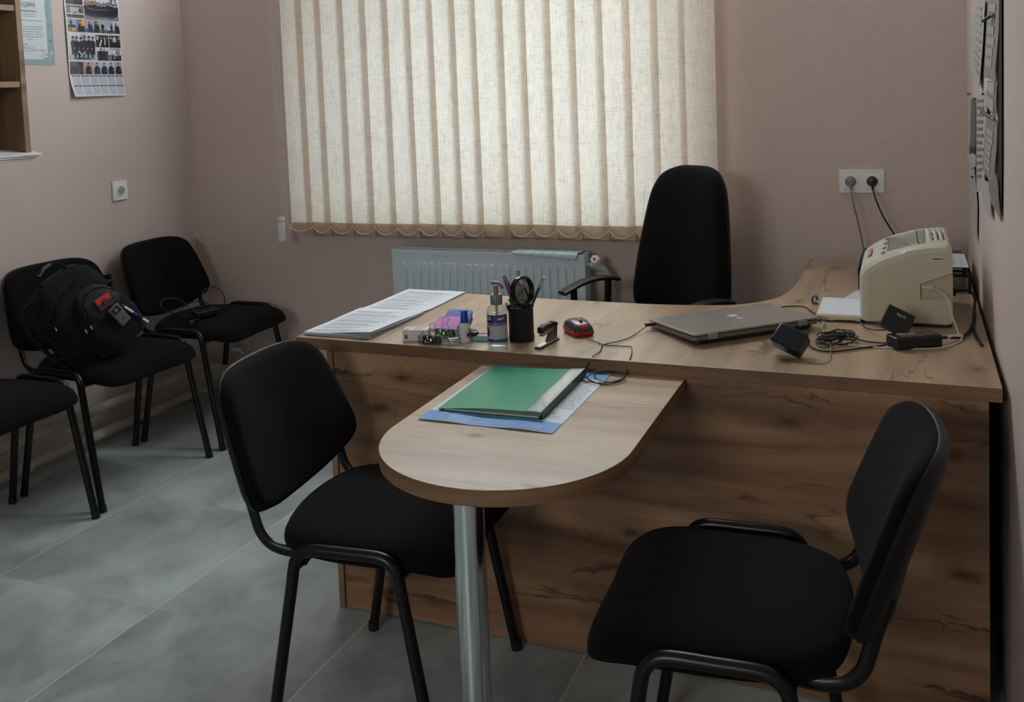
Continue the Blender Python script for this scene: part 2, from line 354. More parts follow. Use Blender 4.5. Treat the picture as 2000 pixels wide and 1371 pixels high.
TXT = {}
def text2d(s, size):
    if (s, size) not in TXT:
        cu = bpy.data.curves.new('t', 'FONT'); cu.body = s; cu.size = size; cu.resolution_u = 3
        ob = bpy.data.objects.new('t', cu); C.objects.link(ob)
        ev = ob.evaluated_get(bpy.context.evaluated_depsgraph_get()); me = ev.to_mesh()
        vs = [(v.co.x, v.co.y) for v in me.vertices]; fs = [tuple(p.vertices) for p in me.polygons]
        ev.to_mesh_clear(); bpy.data.objects.remove(ob); bpy.data.curves.remove(cu)
        TXT[(s, size)] = (vs, fs, (min(v[0] for v in vs), max(v[0] for v in vs)) if vs else (0, 0))
    return TXT[(s, size)]
class Sheet(MB):
    """a printed sheet; everything is laid out in (u,v) metres and mapped by fn(u,v,h)"""
    def __init__(s, fn, step=0.0004): super().__init__(); s.fn = fn; s.h = step
    def base(s, w, h, col, nx=1, ny=1, t=0.0004):
        col = lin(col); vs = []
        for lay in (0, -t):
            for j in range(ny+1):
                for i in range(nx+1): vs.append(s.fn(w*i/nx, h*j/ny, lay))
        n = (nx+1)*(ny+1); fs = []
        for j in range(ny):
            for i in range(nx):
                a = j*(nx+1)+i; b = a+1; c = b+nx+1; d = a+nx+1
                fs += [(a, b, c, d), (n+a, n+d, n+c, n+b)]
        for i in range(nx): fs += [(i, n+i, n+i+1, i+1), (ny*(nx+1)+i+1, n+ny*(nx+1)+i+1, n+ny*(nx+1)+i, ny*(nx+1)+i)]
        for j in range(ny): fs += [((j+1)*(nx+1), n+(j+1)*(nx+1), n+j*(nx+1), j*(nx+1)), (j*(nx+1)+nx, n+j*(nx+1)+nx, n+(j+1)*(nx+1)+nx, (j+1)*(nx+1)+nx)]
        s.add(vs, fs, 0, col); return s
    def rect(s, u0, v0, u1, v1, col, lay=1, du=0.03):
        col = lin(col) if max(col) > 1 else col
        nx = max(1, int(abs(u1-u0)/du)); ny = max(1, int(abs(v1-v0)/du)); vs = []; fs = []
        for j in range(ny+1):
            for i in range(nx+1): vs.append(s.fn(u0+(u1-u0)*i/nx, v0+(v1-v0)*j/ny, s.h*lay))
        for j in range(ny):
            for i in range(nx):
                a = j*(nx+1)+i; fs.append((a, a+1, a+nx+2, a+nx+1))
        s.add(vs, fs, 0, col); return s
    def poly(s, pts, col, lay=1):
        s.add([s.fn(u, v, s.h*lay) for u, v in pts], [tuple(range(len(pts)))], 0, lin(col)); return s
    def ell(s, u, v, ru, rv, col, lay=1, n=14):
        return s.poly([(u+ru*math.cos(2*PI*k/n), v+rv*math.sin(2*PI*k/n)) for k in range(n)], col, lay)
    def text(s, t, u, v, size, col, lay=2, align='l', sx=1.0):
        vs, fs, (a, b) = text2d(t, size)
        o = 0 if align == 'l' else (-(a+b)/2*sx if align == 'c' else -b*sx)
        s.add([s.fn(u+o+x*sx, v+y, s.h*lay) for x, y in vs], fs, 0, lin(col)); return s
    def lines(s, u0, u1, v, n, dv, th, col, lay=1, jag=0.25, rnd=random):
        for k in range(n):
            e = u1-(u1-u0)*jag*rnd.random(); x = u0
            while x < e:
                wd = rnd.uniform(0.006, 0.02)*(1 if th < .003 else 2); s.rect(x, v-k*dv-th/2, min(x+wd, e), v-k*dv+th/2, col, lay); x += wd+th*1.1
        return s
def flat(o, u, v, n=None):
    """map onto a plane with origin o and unit axes u, v"""
    o, u, v = Vector(o), Vector(u).normalized(), Vector(v).normalized(); n = u.cross(v)
    return lambda a, b, h: o+u*a+v*b+n*h

# ================================================================ ROOM
XL, XR, YB, YF, ZC = -3.150, 0.1888, 3.648, -2.6, 2.70
struct(MB().b2((XL-.1, YF-.1, -.1), (XR+.1, YB+.3, 0)).build('floor', FLOOR, smooth=False))
struct(MB().b2((XL-.1, YF-.1, ZC), (XR+.1, YB+.3, ZC+.1)).build('ceiling', CEIL, smooth=False))
struct(MB().b2((XL-.12, YF-.1, 0), (XL, YB+.3, ZC)).build('wall_left', WALL_S, smooth=False))
struct(MB().b2((XR, YF-.1, 0), (XR+.12, YB+.3, ZC)).build('wall_right', WALL_S, smooth=False))
WX0, WX1, WZ0, WZ1 = -2.50, -0.705, 0.842, 2.60  # opening carried above the blind for the added upper lamp
wb = MB()
wb.b2((XL, YB, 0), (XR, YB+.26, WZ0)); wb.b2((XL, YB, WZ1), (XR, YB+.26, ZC))
wb.b2((XL, YB, WZ0), (WX0, YB+.26, WZ1)); wb.b2((WX1, YB, WZ0), (XR, YB+.26, WZ1))
struct(wb.build('wall_back', WALL, smooth=False))
# front wall behind the viewer with an added, unseen opening
wf = MB()
wf.b2((XL, YF-.1, 0), (-1.85, YF, ZC)); wf.b2((-.65, YF-.1, 0), (XR, YF, ZC)); wf.b2((-1.85, YF-.1, 2.5), (-.65, YF, ZC))
struct(wf.build('wall_front', WALL, smooth=False))
# window: frame and panes set deep in the opening
fr = MB(); y0, y1 = YB+.15, YB+.21
fr.b2((WX0, y0, WZ0), (WX1, y1, WZ0+.05)); fr.b2((WX0, y0, WZ1-.05), (WX1, y1, WZ1)); fr.b2((WX0, y0, WZ0), (WX0+.05, y1, WZ1)); fr.b2((WX1-.05, y0, WZ0), (WX1, y1, WZ1))
win = struct(fr.build('window_1', WHITEP, bevel=.004))
MB().b2((WX0+.05, YB+.18, WZ0+.05), (WX1-.05, YB+.184, 2.05)).build('window_pane', GLASS, win, smooth=False)
fr2 = MB().b2((WX0, YB-.10, 2.05), (WX1, YB+.24, 2.075)); fr2.build('added_light_baffle', WHITEP, win, smooth=False)  # unseen board added to keep the upper lamp off the blind
sl = MB().b2((WX0-.03, 3.552, WZ0-.016), (WX1+.03, YB+.15, WZ0+.004)); sl.build('sill_baffle', WHITEP, win, smooth=False)  # unseen sill board, drawn forward to keep light off the blind hems

# ---- vertical blind
bl = thing('vertical_blind', 'wide vertical blind of cream linen slats glowing in front of the window', 'blind', (0, 0, 0))
YBL = 3.5225; TOPZ = 2.00
MB().b2((-2.58, YBL-.02, TOPZ), (-0.60, YBL+.02, TOPZ+.045)).build('headrail', WHITEP, bl, bevel=.003)
edges = [-2.384, -2.291, -2.181, -2.073, -1.968, -1.863, -1.761, -1.662, -1.571, -1.456, -1.360, -1.259, -1.159, -1.052, -0.948, -0.843, -0.743, -0.634]
prev = -2.511
slat_lo = []
for i, e in enumerate(edges):
    wd = (e-prev)+0.030 if i else 0.127
    x1 = e; x0 = e-wd; bz = 0.808+0.0065*(e+2.4)+random.uniform(-.002, .002)
    s = MB(); nz = 16; nx = 5; vs = []
    ph = random.uniform(0, 6)
    for k in range(nz+1):
        z = bz+(TOPZ-bz)*k/nz; sw = 0.0012*math.sin(z*3+ph)
        for q in range(nx+1):
            t = q/nx; vs.append((x0+(x1-x0)*t+sw-(x0+x1)/2, YBL+0.013-0.026*t+0.004*math.sin(PI*t)-YBL, z))
    fs = [(k*(nx+1)+q, k*(nx+1)+q+1, (k+1)*(nx+1)+q+1, (k+1)*(nx+1)+q) for k in range(nz) for q in range(nx)]
    s.add(vs, fs)
    sl_o = s.build('slat', BLIND, bl, loc=((x0+x1)/2, YBL, 0), angle=180)
    # hem pocket: a second and third layer of the fabric folded round the weight
    h = MB(); hz = bz+0.052; off = 0.0022
    for sgn, zt in ((-1, hz), (1, hz-.001)):
        vs = []
        for z in (bz, zt):
            for q in range(3):
                t = q/2; vs.append((x0+(x1-x0)*t-(x0+x1)/2, 0.013-0.026*t+0.004*math.sin(PI*t)+sgn*off, z))
        h.add(vs, [(0, 1, 4, 3), (1, 2, 5, 4)])
    h.build('hem', BLIND, sl_o, angle=180)
    slat_lo.append((x0, x1, bz)); prev = e
# bead chain that links the weights: hangs from the front edge of each slat to the next
BEAD = M('cream_bead_chain', (232, 218, 198), 0.45)
for i in range(len(slat_lo)-1):
    if abs(edges[i]+1.571) < .002: continue
    xa = slat_lo[i][1]; xb = slat_lo[i+1][1]; za = slat_lo[i][2]+.026; d = .030 if i else .026
    pts = [(xa+(xb-xa)*t, YBL-.017, za+.012-d*4*t*(1-t)) for t in [k/12 for k in range(13)]]
    c = MB(); c.tube(pts, .0013, seg=5)
    for k in range(1, 24):
        t = k/24; c.lathe([(0, -.0024), (.0024, 0), (0, .0024)], (xa+(xb-xa)*t, YBL-.017, za+.012-d*4*t*(1-t)), seg=6)
    c.build('bead_chain', BEAD, bl)
c = MB(); pts = [(-2.506+.123*t, YBL-.017, .842-.018*4*t*(1-t)+.0*t) for t in [k/12 for k in range(13)]]
c.tube(pts, .0018, seg=6); c.build('bead_chain', BEAD, bl)
for x in (-1.668, -1.555):
    c = MB()
    for k in range(5): c.lathe([(0, -.0015), (.0015, 0), (0, .0015)], (x, YBL-.016, .806-k*.005), seg=6)
    c.build('loose_bead', BEAD, bl)
# control cords and chain hanging by the left edge
for x, zb in ((-2.549, .886), (-2.538, .90)):
    MB().tube([(x, YBL-.01, zb), (x+.001, YBL-.012, 1.6), (x, YBL-.01, TOPZ)], .0013, seg=6).build('control_cord', M('white_cord', (190, 180, 175), .6), bl)
for x0, x1 in ((-2.522, -2.518), (-2.512, -2.507)):
    c = MB(); n = 270; z0 = .835; 
    c.tube([(x0, YBL-.02, z0), (x1, YBL-.02, TOPZ)], .0006, seg=5)
    for k in range(n):
        t = k/n; c.lathe([(0, -.0019), (.0019, 0), (0, .0019)], (x0+(x1-x0)*t, YBL-.02, z0+(TOPZ-z0)*t), seg=6)
    c.build('control_chain', M('white_chain', (205, 200, 192), .45), bl)
wt = MB().b2((-2.558, YBL-.024, .777), (-2.532, YBL-.006, .862)); wt.b2((-2.559, YBL-.025, .866), (-2.531, YBL-.005, .884))
wt.build('cord_weight', WHITEP, bl, bevel=.002)

# ---- radiator
rad = thing('radiator', 'white ribbed panel radiator on the wall below the blind', 'radiator', (-1.575, 3.535, 0))
X0, X1, Z0, Z1 = -1.993+1.575, -1.153+1.575, .20, .757
yf, yb = -.036, .034
r = MB().b2((X0, yf+.004, Z0), (X1, yf+.012, Z1-.012)); r.b2((X0, yb-.012, Z0), (X1, yb, Z1-.02))
nfl = 23; p = (X1-X0-.07)/nfl
for k in range(nfl):
    x = X0+.035+p*(k+.5); hw = p*.34
    for pz0, pz1 in ((Z0+.045, Z1-.05),):
        poly = [(x-hw, pz0), (x-hw, pz1-.010), (x-hw+.004, pz1), (x+hw-.004, pz1), (x+hw, pz1-.010), (x+hw, pz0)]
        r.prism(poly, yf-.0042, yf+.006, axis=1)
r.build('front_panel', WHITEM, rad, bevel=.0028)
g = MB()
g.b2((X0-.002, yf+.001, Z1-.014), (X1+.002, yf+.006, Z1)); g.b2((X0-.002, yb-.006, Z1-.014), (X1+.002, yb, Z1))
for k in range(56): g.b2((X0+k*(X1-X0)/56+.003, yf+.006, Z1-.006), (X0+k*(X1-X0)/56+.008, yb-.006, Z1-.002))
g.build('top_grille', WHITEM, rad)
for sx in (X0-.002, X1-.002): MB().b2((sx, yf+.002, Z0+.02), (sx+.004, yb, Z1-.002)).build('side_panel', WHITEM, rad, bevel=.001)
v = MB(); v.tube([(X1, 0, .712), (X1+.022, 0, .712)], .010, seg=12); v.tube([(X1+.018, 0, .712), (X1+.030, 0, .712)], .014, seg=6)
v.build('valve_nut', CHROME, rad)
rot = Matrix.Rotation(math.radians(62), 3, 'X')
k_ = MB(); k_.lathe([(.019, -.008), (.021, .002), (.020, .026), (.015, .031)], (X1+.042, -.006, .728), 6, rot)
kn = k_.build('valve_knob', WHITEP, rad, bevel=.002)
MB().lathe([(.0, .0305), (.006, .0315), (.006, .0325), (0, .0328)], (X1+.042, -.006, .728), 12, rot).build('knob_dot', M('red_dot', (190, 40, 50), .4), kn)
e = MB(); e.tube(cat([(X1+.028, 0, .710), (X1+.052, 0, .706), (X1+.070, .002, .690), (X1+.080, .003, .665), (X1+.086, .004, .64)], 5), .015, seg=14)
e.tube([(X1+.084, .004, .648), (X1+.086, .004, .62)], .019, seg=14); e.tube([(X1+.086, .004, .63), (X1+.086, .004, .02)], .012, seg=12)
e.build('supply_pipe', M('pale_grey_pipe', (168, 168, 158), .45), rad)
# cloth drying on the radiator
def cloth_fn(u, vv):
    return None
cl = MB(); nu, nv = 44, 12; vs = []
for j in range(nv+1):
    for i in range(nu+1):
        t = j/nv; x = -1.452+.272*i/nu; wv = .0022*math.sin(i*.9)*(.3+t)+.0018*math.sin(i*2.3+j)
        if t < .62: y = 3.572-.078*(t/.62); z = .761+wv
        else:
            s_ = (t-.62)/.38; dr = .006+.016*(i/nu)+.0025*math.sin(i*1.7); y = 3.494-.004-.002*math.sin(i*.8); z = .761-dr*s_+.001*math.sin(i)
        vs.append((x+.012*(1-t), y, z+.001))
fs = [(j*(nu+1)+i, j*(nu+1)+i+1, (j+1)*(nu+1)+i+1, (j+1)*(nu+1)+i) for j in range(nv) for i in range(nu)]
cl.add(vs, fs)
co = tag(cl.build('cleaning_cloth', M('pale_blue_cloth', (204, 226, 228), .9, bump=(400, .6, .002), var=.08, vscale=40), angle=180), 'pale blue cleaning cloth drying on top of the radiator', 'cloth')
sm = co.modifiers.new('thick', 'SOLIDIFY'); sm.thickness = .0016; sm.offset = 1

# ---- heating pipes along the foot of the left and back walls
PIPE = M('painted_pipe', (176, 170, 156), .6, bump=(60, .5, .004), var=.12, vscale=14)
for nm, z, lab in (('heating_pipe', .163, 'upper of two painted heating pipes along the foot of the left wall'), ('heating_pipe', .057, 'lower of two painted heating pipes along the foot of the left wall')):
    o_ = MB(); y = 3.545; x = -3.070
    path = [(x, -.6, z)]+[(x, yy, z+.003*math.sin(yy*3)) for yy in (0, .6, 1.2, 1.8, 2.2, 2.6, 3.0, 3.3)]+[(x, y-.03, z), (x+.008, y-.008, z), (x+.03, y, z), (-2.6, y, z), (-2.05, y, z)]
    o_.tube(path, .021, seg=12, up=(0, 0, 1))
    po = tag(o_.build(nm, PIPE, angle=60), lab, 'pipe')
    for yy in (1.35, 2.05, 2.52, 2.78, 3.22):
        MB().tube([(x, yy, z), (x, yy+.04+.02*random.random(), z)], .0245, seg=12, up=(0, 0, 1)).build('pipe_sleeve', PIPE, po)
    for yy in (1.9, 3.12):
        MB().b2((XL+.001, yy, z-.028), (x+.02, yy+.018, z-.012)).build('pipe_bracket', M('dark_bracket', (60, 48, 42), .6), po)
vl = thing('water_valve', 'small white drain valve on the back wall behind the corner chair', 'valve', (-2.904, YB, .230))
MB().tube([(0, 0, 0), (0, -.045, 0)], .010, seg=12, up=(1, 0, 0)).build('valve_stem', M('valve_body', (190, 182, 170), .4), vl)
MB().tube([(-.045, -.04, -.012), (-.01, -.045, .0), (.02, -.045, .012), (.028, -.045, -.01)], .009, seg=10, up=(0, 1, 0)).build('valve_outlet', M('valve_body', (190, 182, 170), .4), vl)
MB().b2((-.015, -.07, .008), (.03, -.05, .022)).build('valve_handle', WHITEP, vl, bevel=.003)

# ---- wall sockets
def socket(parent_name, lab, loc, rotz, n, grp=None):
    t = thing(parent_name, lab, 'power socket', loc, rotz, grp)     # faces -Y locally
    w_ = .083 if n == 1 else .151
    MB().b2((-w_/2, -.010, -.0415), (w_/2, 0, .0415)).build('cover_plate', WHITEP, t, bevel=.0025)
    for k in range(n):
        x = 0 if n == 1 else (-.036+.072*k)
        o = MB(); o.b2((x-.026, -.0115, -.026), (x+.026, -.0095, .026)); 
        ins = o.build('socket_insert', WHITEP, t, bevel=.001)
        ry = Matrix.Rotation(PI/2, 3, 'X')
        MB().lathe([(.0215, .0), (.0215, .0035), (.019, .0035), (.0185, -.001)], (x, -.0115, 0), 28, ry).build('socket_ring', WHITEP, ins)
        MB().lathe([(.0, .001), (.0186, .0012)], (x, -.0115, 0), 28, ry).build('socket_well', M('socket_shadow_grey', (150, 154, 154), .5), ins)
        for dx in (-.0095, .0095): MB().lathe([(.0, .0018), (.0025, .0018)], (x+dx, -.0115, 0), 10, ry).build('socket_hole', BLACKP, ins)
    return t
socket('wall_socket', 'white single power socket on the left wall with nothing plugged in', (XL, 3.190, 1.0347), PI/2, 1)
socket('double_wall_socket', 'white double power socket on the back wall above the printer', (-.1527, YB, 1.0270), 0, 2)
def plug(name, lab, x, mat_, cable_pts, cmat, r=.0028):
    t = thing(name, lab, 'plug', (x, YB-.011, 1.0286))
    ry = Matrix.Rotation(PI/2, 3, 'X')
    MB().lathe([(.0165, 0), (.018, .004), (.0175, .014), (.013, .022), (.0, .024)], (0, 0, 0), 24, ry).build('plug_body', mat_, t)
    MB().tube([(0, -.016, -.004), (.001, -.026, -.014), (.003, -.03, -.03)], .0055, seg=10, taper=[1, .9, .6]).build('cable_boot', mat_, t)
    P = [(.003, -.03, -.028)]+[(a-x, b-(YB-.011), c-1.0286) for a, b, c in cable_pts]
    MB().tube(cat(P, 6), r, seg=8).build('cable', cmat, t)
GREYC = M('grey_brown_cable', (118, 105, 98), .5); BLACKC = M('black_cable', (18, 17, 18), .45); WHITEC = M('white_cable', (196, 192, 184), .45)
plug('power_plug', 'grey plug with a grey cable in the left socket on the back wall', -.190, GREYP, [(-.176, 3.555, .955), (-.160, 3.55, .884), (-.147, 3.535, .815), (-.140, 3.50, .762), (-.11, 3.40, .754)], GREYC)
plug('power_plug', 'black plug with a black cable in the right socket on the back wall', -.117, BLACKP, [(-.104, 3.553, .975), (-.082, 3.55, .919), (-.058, 3.545, .875), (-.03, 3.52, .83), (.0, 3.47, .765), (.03, 3.40, .754)], BLACKC)

# ---- added ceiling lamp body, out of view; it gives no light
cl_ = thing('added_ceiling_light', 'added square white ceiling light body, out of view and unlit', 'lamp', (-1.3, -.6, ZC))
MB().b2((-.3, -.3, -.03), (.3, .3, -.001)).build('lamp_housing', WHITEP, cl_, bevel=.004)

# ================================================================ DESK
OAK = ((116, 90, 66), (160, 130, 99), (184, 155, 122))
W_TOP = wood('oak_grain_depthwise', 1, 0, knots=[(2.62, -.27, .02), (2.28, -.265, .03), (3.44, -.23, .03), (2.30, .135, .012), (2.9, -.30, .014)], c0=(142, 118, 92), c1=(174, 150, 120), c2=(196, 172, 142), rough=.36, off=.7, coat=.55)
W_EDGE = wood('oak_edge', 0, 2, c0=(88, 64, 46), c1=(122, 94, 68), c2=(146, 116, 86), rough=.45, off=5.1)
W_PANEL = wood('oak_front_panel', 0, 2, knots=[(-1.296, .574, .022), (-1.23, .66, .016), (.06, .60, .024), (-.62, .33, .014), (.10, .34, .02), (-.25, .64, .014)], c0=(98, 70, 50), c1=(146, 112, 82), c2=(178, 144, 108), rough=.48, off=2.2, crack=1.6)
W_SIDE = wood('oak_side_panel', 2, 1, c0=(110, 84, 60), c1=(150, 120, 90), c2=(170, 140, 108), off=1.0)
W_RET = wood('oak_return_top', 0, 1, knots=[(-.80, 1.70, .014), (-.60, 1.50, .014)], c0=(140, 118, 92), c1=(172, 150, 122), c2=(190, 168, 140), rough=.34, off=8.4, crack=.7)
desk = thing('corner_desk', 'large oak laminate corner desk standing against the right wall', 'desk', (0, 0, 0))
DX0, DY0 = -1.553, 2.174
top = [(DX0, DY0), (.175, DY0), (.180, 3.588), (-.327, 3.584)]
inner = cat([(-.327, 3.584), (-.331, 3.40), (-.330, 3.227), (-.333, 3.10), (-.352, 2.976), (-.386, 2.897), (-.45, 2.829), (-.519, 2.799), (-.64, 2.778), (-.757, 2.771), (-1.0, 2.774)], 5)
top += [(p.x, p.y) for p in inner[1:]]+[(DX0+.002, 2.806)]
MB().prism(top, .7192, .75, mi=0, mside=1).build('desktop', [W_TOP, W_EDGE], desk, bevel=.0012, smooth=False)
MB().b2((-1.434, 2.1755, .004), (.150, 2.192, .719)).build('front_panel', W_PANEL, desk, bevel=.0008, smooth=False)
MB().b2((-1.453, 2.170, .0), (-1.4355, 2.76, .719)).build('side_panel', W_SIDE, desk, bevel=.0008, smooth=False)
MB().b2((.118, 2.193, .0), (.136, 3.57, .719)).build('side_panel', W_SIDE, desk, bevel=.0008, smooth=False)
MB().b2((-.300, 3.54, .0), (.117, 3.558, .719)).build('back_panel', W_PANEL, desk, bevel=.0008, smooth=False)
MB().lathe([(0, .0), (.006, 0), (.006, .0015), (.004, .0024), (0, .0024)], (.135, 2.1755, .623), 16, Matrix.Rotation(PI/2, 3, 'X')).build('screw_cap', M('grey_brown_cap', (120, 100, 84), .5), desk)

ret = thing('meeting_extension', 'oak table extension with a half-round end on a chrome leg', 'table', (0, 0, 0))
pl = [(-.480, 2.175), (-.985, 2.175)]; cxr, cyr, rr_ = -.7325, 1.707, .2525
pl += [(cxr+rr_*math.cos(a), cyr+rr_*math.sin(a)) for a in [PI+PI*k/48 for k in range(49)]]
MB().prism(list(reversed(pl)), 0.6885, .7188, mi=0, mside=1).build('tabletop', [W_RET, W_EDGE], ret, bevel=.0012, smooth=False)
lg = MB(); lx, ly = -.757, 1.566
lg.lathe([(.0298, .02), (.0298, .683)], (lx, ly, 0), 48)
lgo = lg.build('leg', CHROME, ret, angle=60)
MB().lathe([(.055, .683), (.055, .689)], (lx, ly, 0), 32).build('mounting_plate', STEEL, lgo)
MB().lathe([(.034, 0), (.036, .006), (.033, .02)], (lx, ly, 0), 32).build('foot', BLACKP, lgo)

# ================================================================ VISITOR CHAIRS
def make_chair(label):
    t = thing('visitor_chair', label, 'chair')
    legs = []
    for sx in (1, -1):
        for sy in (1, -1):
            l = MB().tube([(sx*.196, sy*.264, .004), (sx*.123, sy*.2515, .40), (sx*.119, sy*.251, .425)], .0128, .0125, seg=14, up=(0, 1, 0)).build('leg', TUBE, t)
            MB().tube([(sx*.1967, sy*.2642, .0), (sx*.1945, sy*.2635, .022)], .0142, .0136, seg=14).build('foot_cap', RUBBER, l)
    for sy in (1, -1):
        P = cat([(.119, sy*.251, .425), (.113, sy*.250, .448), (.097, sy*.249, .466), (.070, sy*.248, .474), (.0, sy*.248, .4745), (-.070, sy*.248, .474), (-.097, sy*.249, .466), (-.113, sy*.250, .448), (-.119, sy*.251, .425)], 5)
        MB().tube(P, .0128, .0125, seg=14).build('side_rail', TUBE, t)
    for x in (.116, -.116):
        cb = MB().tube([(x, -.245, .432), (x, -.205, .430), (x, .205, .430), (x, .245, .432)], .009, seg=10, up=(0, 0, 1)).build('crossbar', TUBE, t)
        for sy in (1, -1): MB().tube([(x*.98, sy*.215, .424), (x*.82, sy*.205, .452)], .006, seg=8).build('crossbar_bracket', TUBE, cb)
    # seat: rounded, waterfall front
    half = [(.224, 0), (.227, .09), (.226, .155), (.214, .200), (.182, .226), (.12, .236), (.03, .236), (-.07, .230), (-.145, .210), (-.193, .166), (-.213, .09), (-.219, 0)]
    ol = half+[(u, -v) for u, v in reversed(half[1:-1])]
    ol = [(p.x, p.y) for p in cat([(u, v, 0) for u, v in ol], 4, True)]
    def sf(u, v, w_):
        d = max(0, u-.10); b = max(0, -u-.14)
        return (u+.006, v, .453+w_-1.6*d*d-.010*(v/.23)**2*(1 if w_ > 0 else 0)+.5*b*b-.006*math.exp(-((u)**2+v*v)/.012))
    MB().cushion(ol, [(.0001, -.012), (.80, -.013), (.96, -.010), (1.0, .002), (.995, .014), (.965, .027), (.90, .036), (.75, .041), (.45, .043), (.0001, .043)], sf).build('seat', FABRIC, t, angle=80)
    MB().cushion(ol, [(.0001, -.019), (.90, -.019), (.945, -.016), (.945, -.009), (.0001, -.009)], sf).build('seat_shell', SHELL, t, angle=50)
    # backrest: bends forward at the ends
    half = [(0, .168), (.10, .166), (.165, .154), (.205, .124), (.222, .075), (.234, .01), (.243, -.055), (.245, -.095), (.232, -.122), (.195, -.142), (.11, -.163), (0, -.170)]
    ol = half+[(-u, v) for u, v in reversed(half[1:-1])]
    ol = [(p.x, p.y) for p in cat([(u, v, 0) for u, v in ol], 4, True)]
    tl = math.radians(18.0)
    def bf(u, v, w_):
        x = w_+.92*u*u; v *= .985
        return (-.300+x*math.cos(tl)-v*math.sin(tl), u, .645+v*math.cos(tl)+x*math.sin(tl)*.6)
    MB().cushion(ol, [(.0001, -.004), (.97, -.004), (.99, .004), (.985, .014), (.955, .024), (.88, .030), (.6, .033), (.0001, .034)], bf).build('backrest', FABRIC, t, angle=80)
    MB().cushion(ol, [(.0001, -.024), (.80, -.023), (.95, -.018), (1.0, -.008), (1.004, .001), (.985, .003), (.0001, .003)], bf).build('back_shell', SHELL, t, angle=60)
    for sy in (1, -1):
        P = cat([(-.06, sy*.185, .438), (-.12, sy*.190, .437), (-.165, sy*.195, .438), (-.200, sy*.198, .449), (-.222, sy*.200, .472), (-.232, sy*.201, .50), (-.240, sy*.201, .53), (-.262, sy*.200, .60)], 5)
        MB().tube(P, .0125, .0065, seg=14, up=(0, 1, 0)).build('back_support', TUBE, t)
    return t
def rotd(a): return math.radians(a)
chA = make_chair('black visitor chair facing the half-round table end from its left side')
chA.location = (-1.088, 1.863, 0); chA.rotation_euler = (0, 0, rotd(5.6))
def chair(lab, x, y, a, grp=None):
    c = copy_tree(chA); c['label'] = lab; c.location = (x, y, 0); c.rotation_euler = (0, 0, rotd(a))
    if grp:
        c['group'] = grp
        lb = Sheet(flat((-.240, .246, .560), (0, 1, .05), (-.3, 0, 1))); lb.base(.013, .017, (26, 26, 36)).rect(.003, .004, .010, .013, (90, 92, 120)); lb.build('maker_tag', PRINT, c, smooth=False)
    return c
chair('black visitor chair at the right wall, turned with its seat towards the table extension', -.306, 1.726, 183)
G = 'visitor chairs in a row along the left wall'
chair('black visitor chair nearest the viewer along the left wall, cut off by the picture edge', -2.766, 2.135, 0, G)
chair('black visitor chair against the left wall carrying the black backpack', -2.768, 2.715, -2.5, G)
chair('black visitor chair in the far left corner with a cable adapter on its seat', -2.766, 3.305, 2.5, G)

# ================================================================ OFFICE CHAIR
oc = thing('office_chair', 'black high-backed office armchair behind the desk', 'office chair', (-.813, 3.097, 0), -2.148)
half = [(0, .275), (.07, .272), (.125, .248), (.158, .20), (.178, .12), (.198, .0), (.212, -.11), (.215, -.19), (.200, -.235), (.15, -.262), (.07, -.272), (0, -.275)]
ol = half+[(-u, v) for u, v in reversed(half[1:-1])]
ol = [(p.x, p.y) for p in cat([(u, v, 0) for u, v in ol], 4, True)]
def of(u, v, w_):
    return (-.225+w_+.9*u*u-.10*v+.25*max(0, -v-.1)**2, u, .845+v*.985)
MB().cushion(ol, [(.0001, -.004), (.97, -.004), (.995, .006), (.99, .022), (.95, .036), (.86, .044), (.5, .050), (.0001, .050)], of).build('backrest', FABRIC, oc, angle=80)
MB().cushion(ol, [(.0001, -.030), (.8, -.028), (.95, -.022), (1.0, -.010), (1.003, .001), (.98, .003), (.0001, .003)], of).build('back_shell', SHELL, oc, angle=60)
half = [(.24, 0), (.235, .12), (.20, .205), (.12, .24), (0, .245), (-.12, .225), (-.20, .17), (-.225, 0)]
ol = half+[(u, -v) for u, v in reversed(half[1:-1])]
ol = [(p.x, p.y) for p in cat([(u, v, 0) for u, v in ol], 4, True)]
MB().cushion(ol, [(.0001, -.02), (.9, -.02), (1, .0), (.98, .03), (.9, .045), (.5, .05), (.0001, .05)], lambda u, v, w_: (u+.02, v, .45+w_)).build('seat', FABRIC, oc, angle=80)
for sy in (1, -1):
    P = cat([(.135, sy*.272, .687), (.105, sy*.272, .697), (.05, sy*.272, .712), (-.01, sy*.272, .718), (-.07, sy*.272, .714), (-.115, sy*.272, .704)], 5)
    a_ = MB().tube(P, .0085, .024, seg=16, up=(0, 1, 0), power=.8).build('armrest', BLACKP, oc, angle=60)
    for xs in ((.085, .045), (-.075, -.04)):
        MB().tube(cat([(xs[0], sy*.272, .705 if xs[0] < 0 else .698), (xs[0]*.92, sy*.274, .62), (xs[1], sy*.268, .50), (xs[1]*.6, sy*.22, .44)], 4), .014, .010, seg=10, up=(0, 1, 0)).build('armrest_post', BLACKP, a_)
MB().tube([(-.17, 0, .43), (-.27, 0, .45), (-.29, 0, .55), (-.27, 0, .72)], .012, .03, seg=10, up=(0, 1, 0)).build('back_bar', BLACKP, oc)
MB().tube([(0, 0, .10), (0, 0, .43)], .025, seg=16, up=(1, 0, 0)).build('gas_column', BLACKP, oc)
for k in range(5):
    a = 2*PI*k/5+.3; l = MB().tube([(0, 0, .11), (.28*math.cos(a), .28*math.sin(a), .07)], .022, .018, seg=8, up=(0, 0, 1)).build('base_leg', BLACKP, oc)
    MB().lathe([(.0, -.02), (.026, -.02), (.026, .02), (0, .02)], (.285*math.cos(a), .285*math.sin(a), .027), 16, Matrix.Rotation(PI/2, 3, 'X')).build('caster', BLACKP, l)
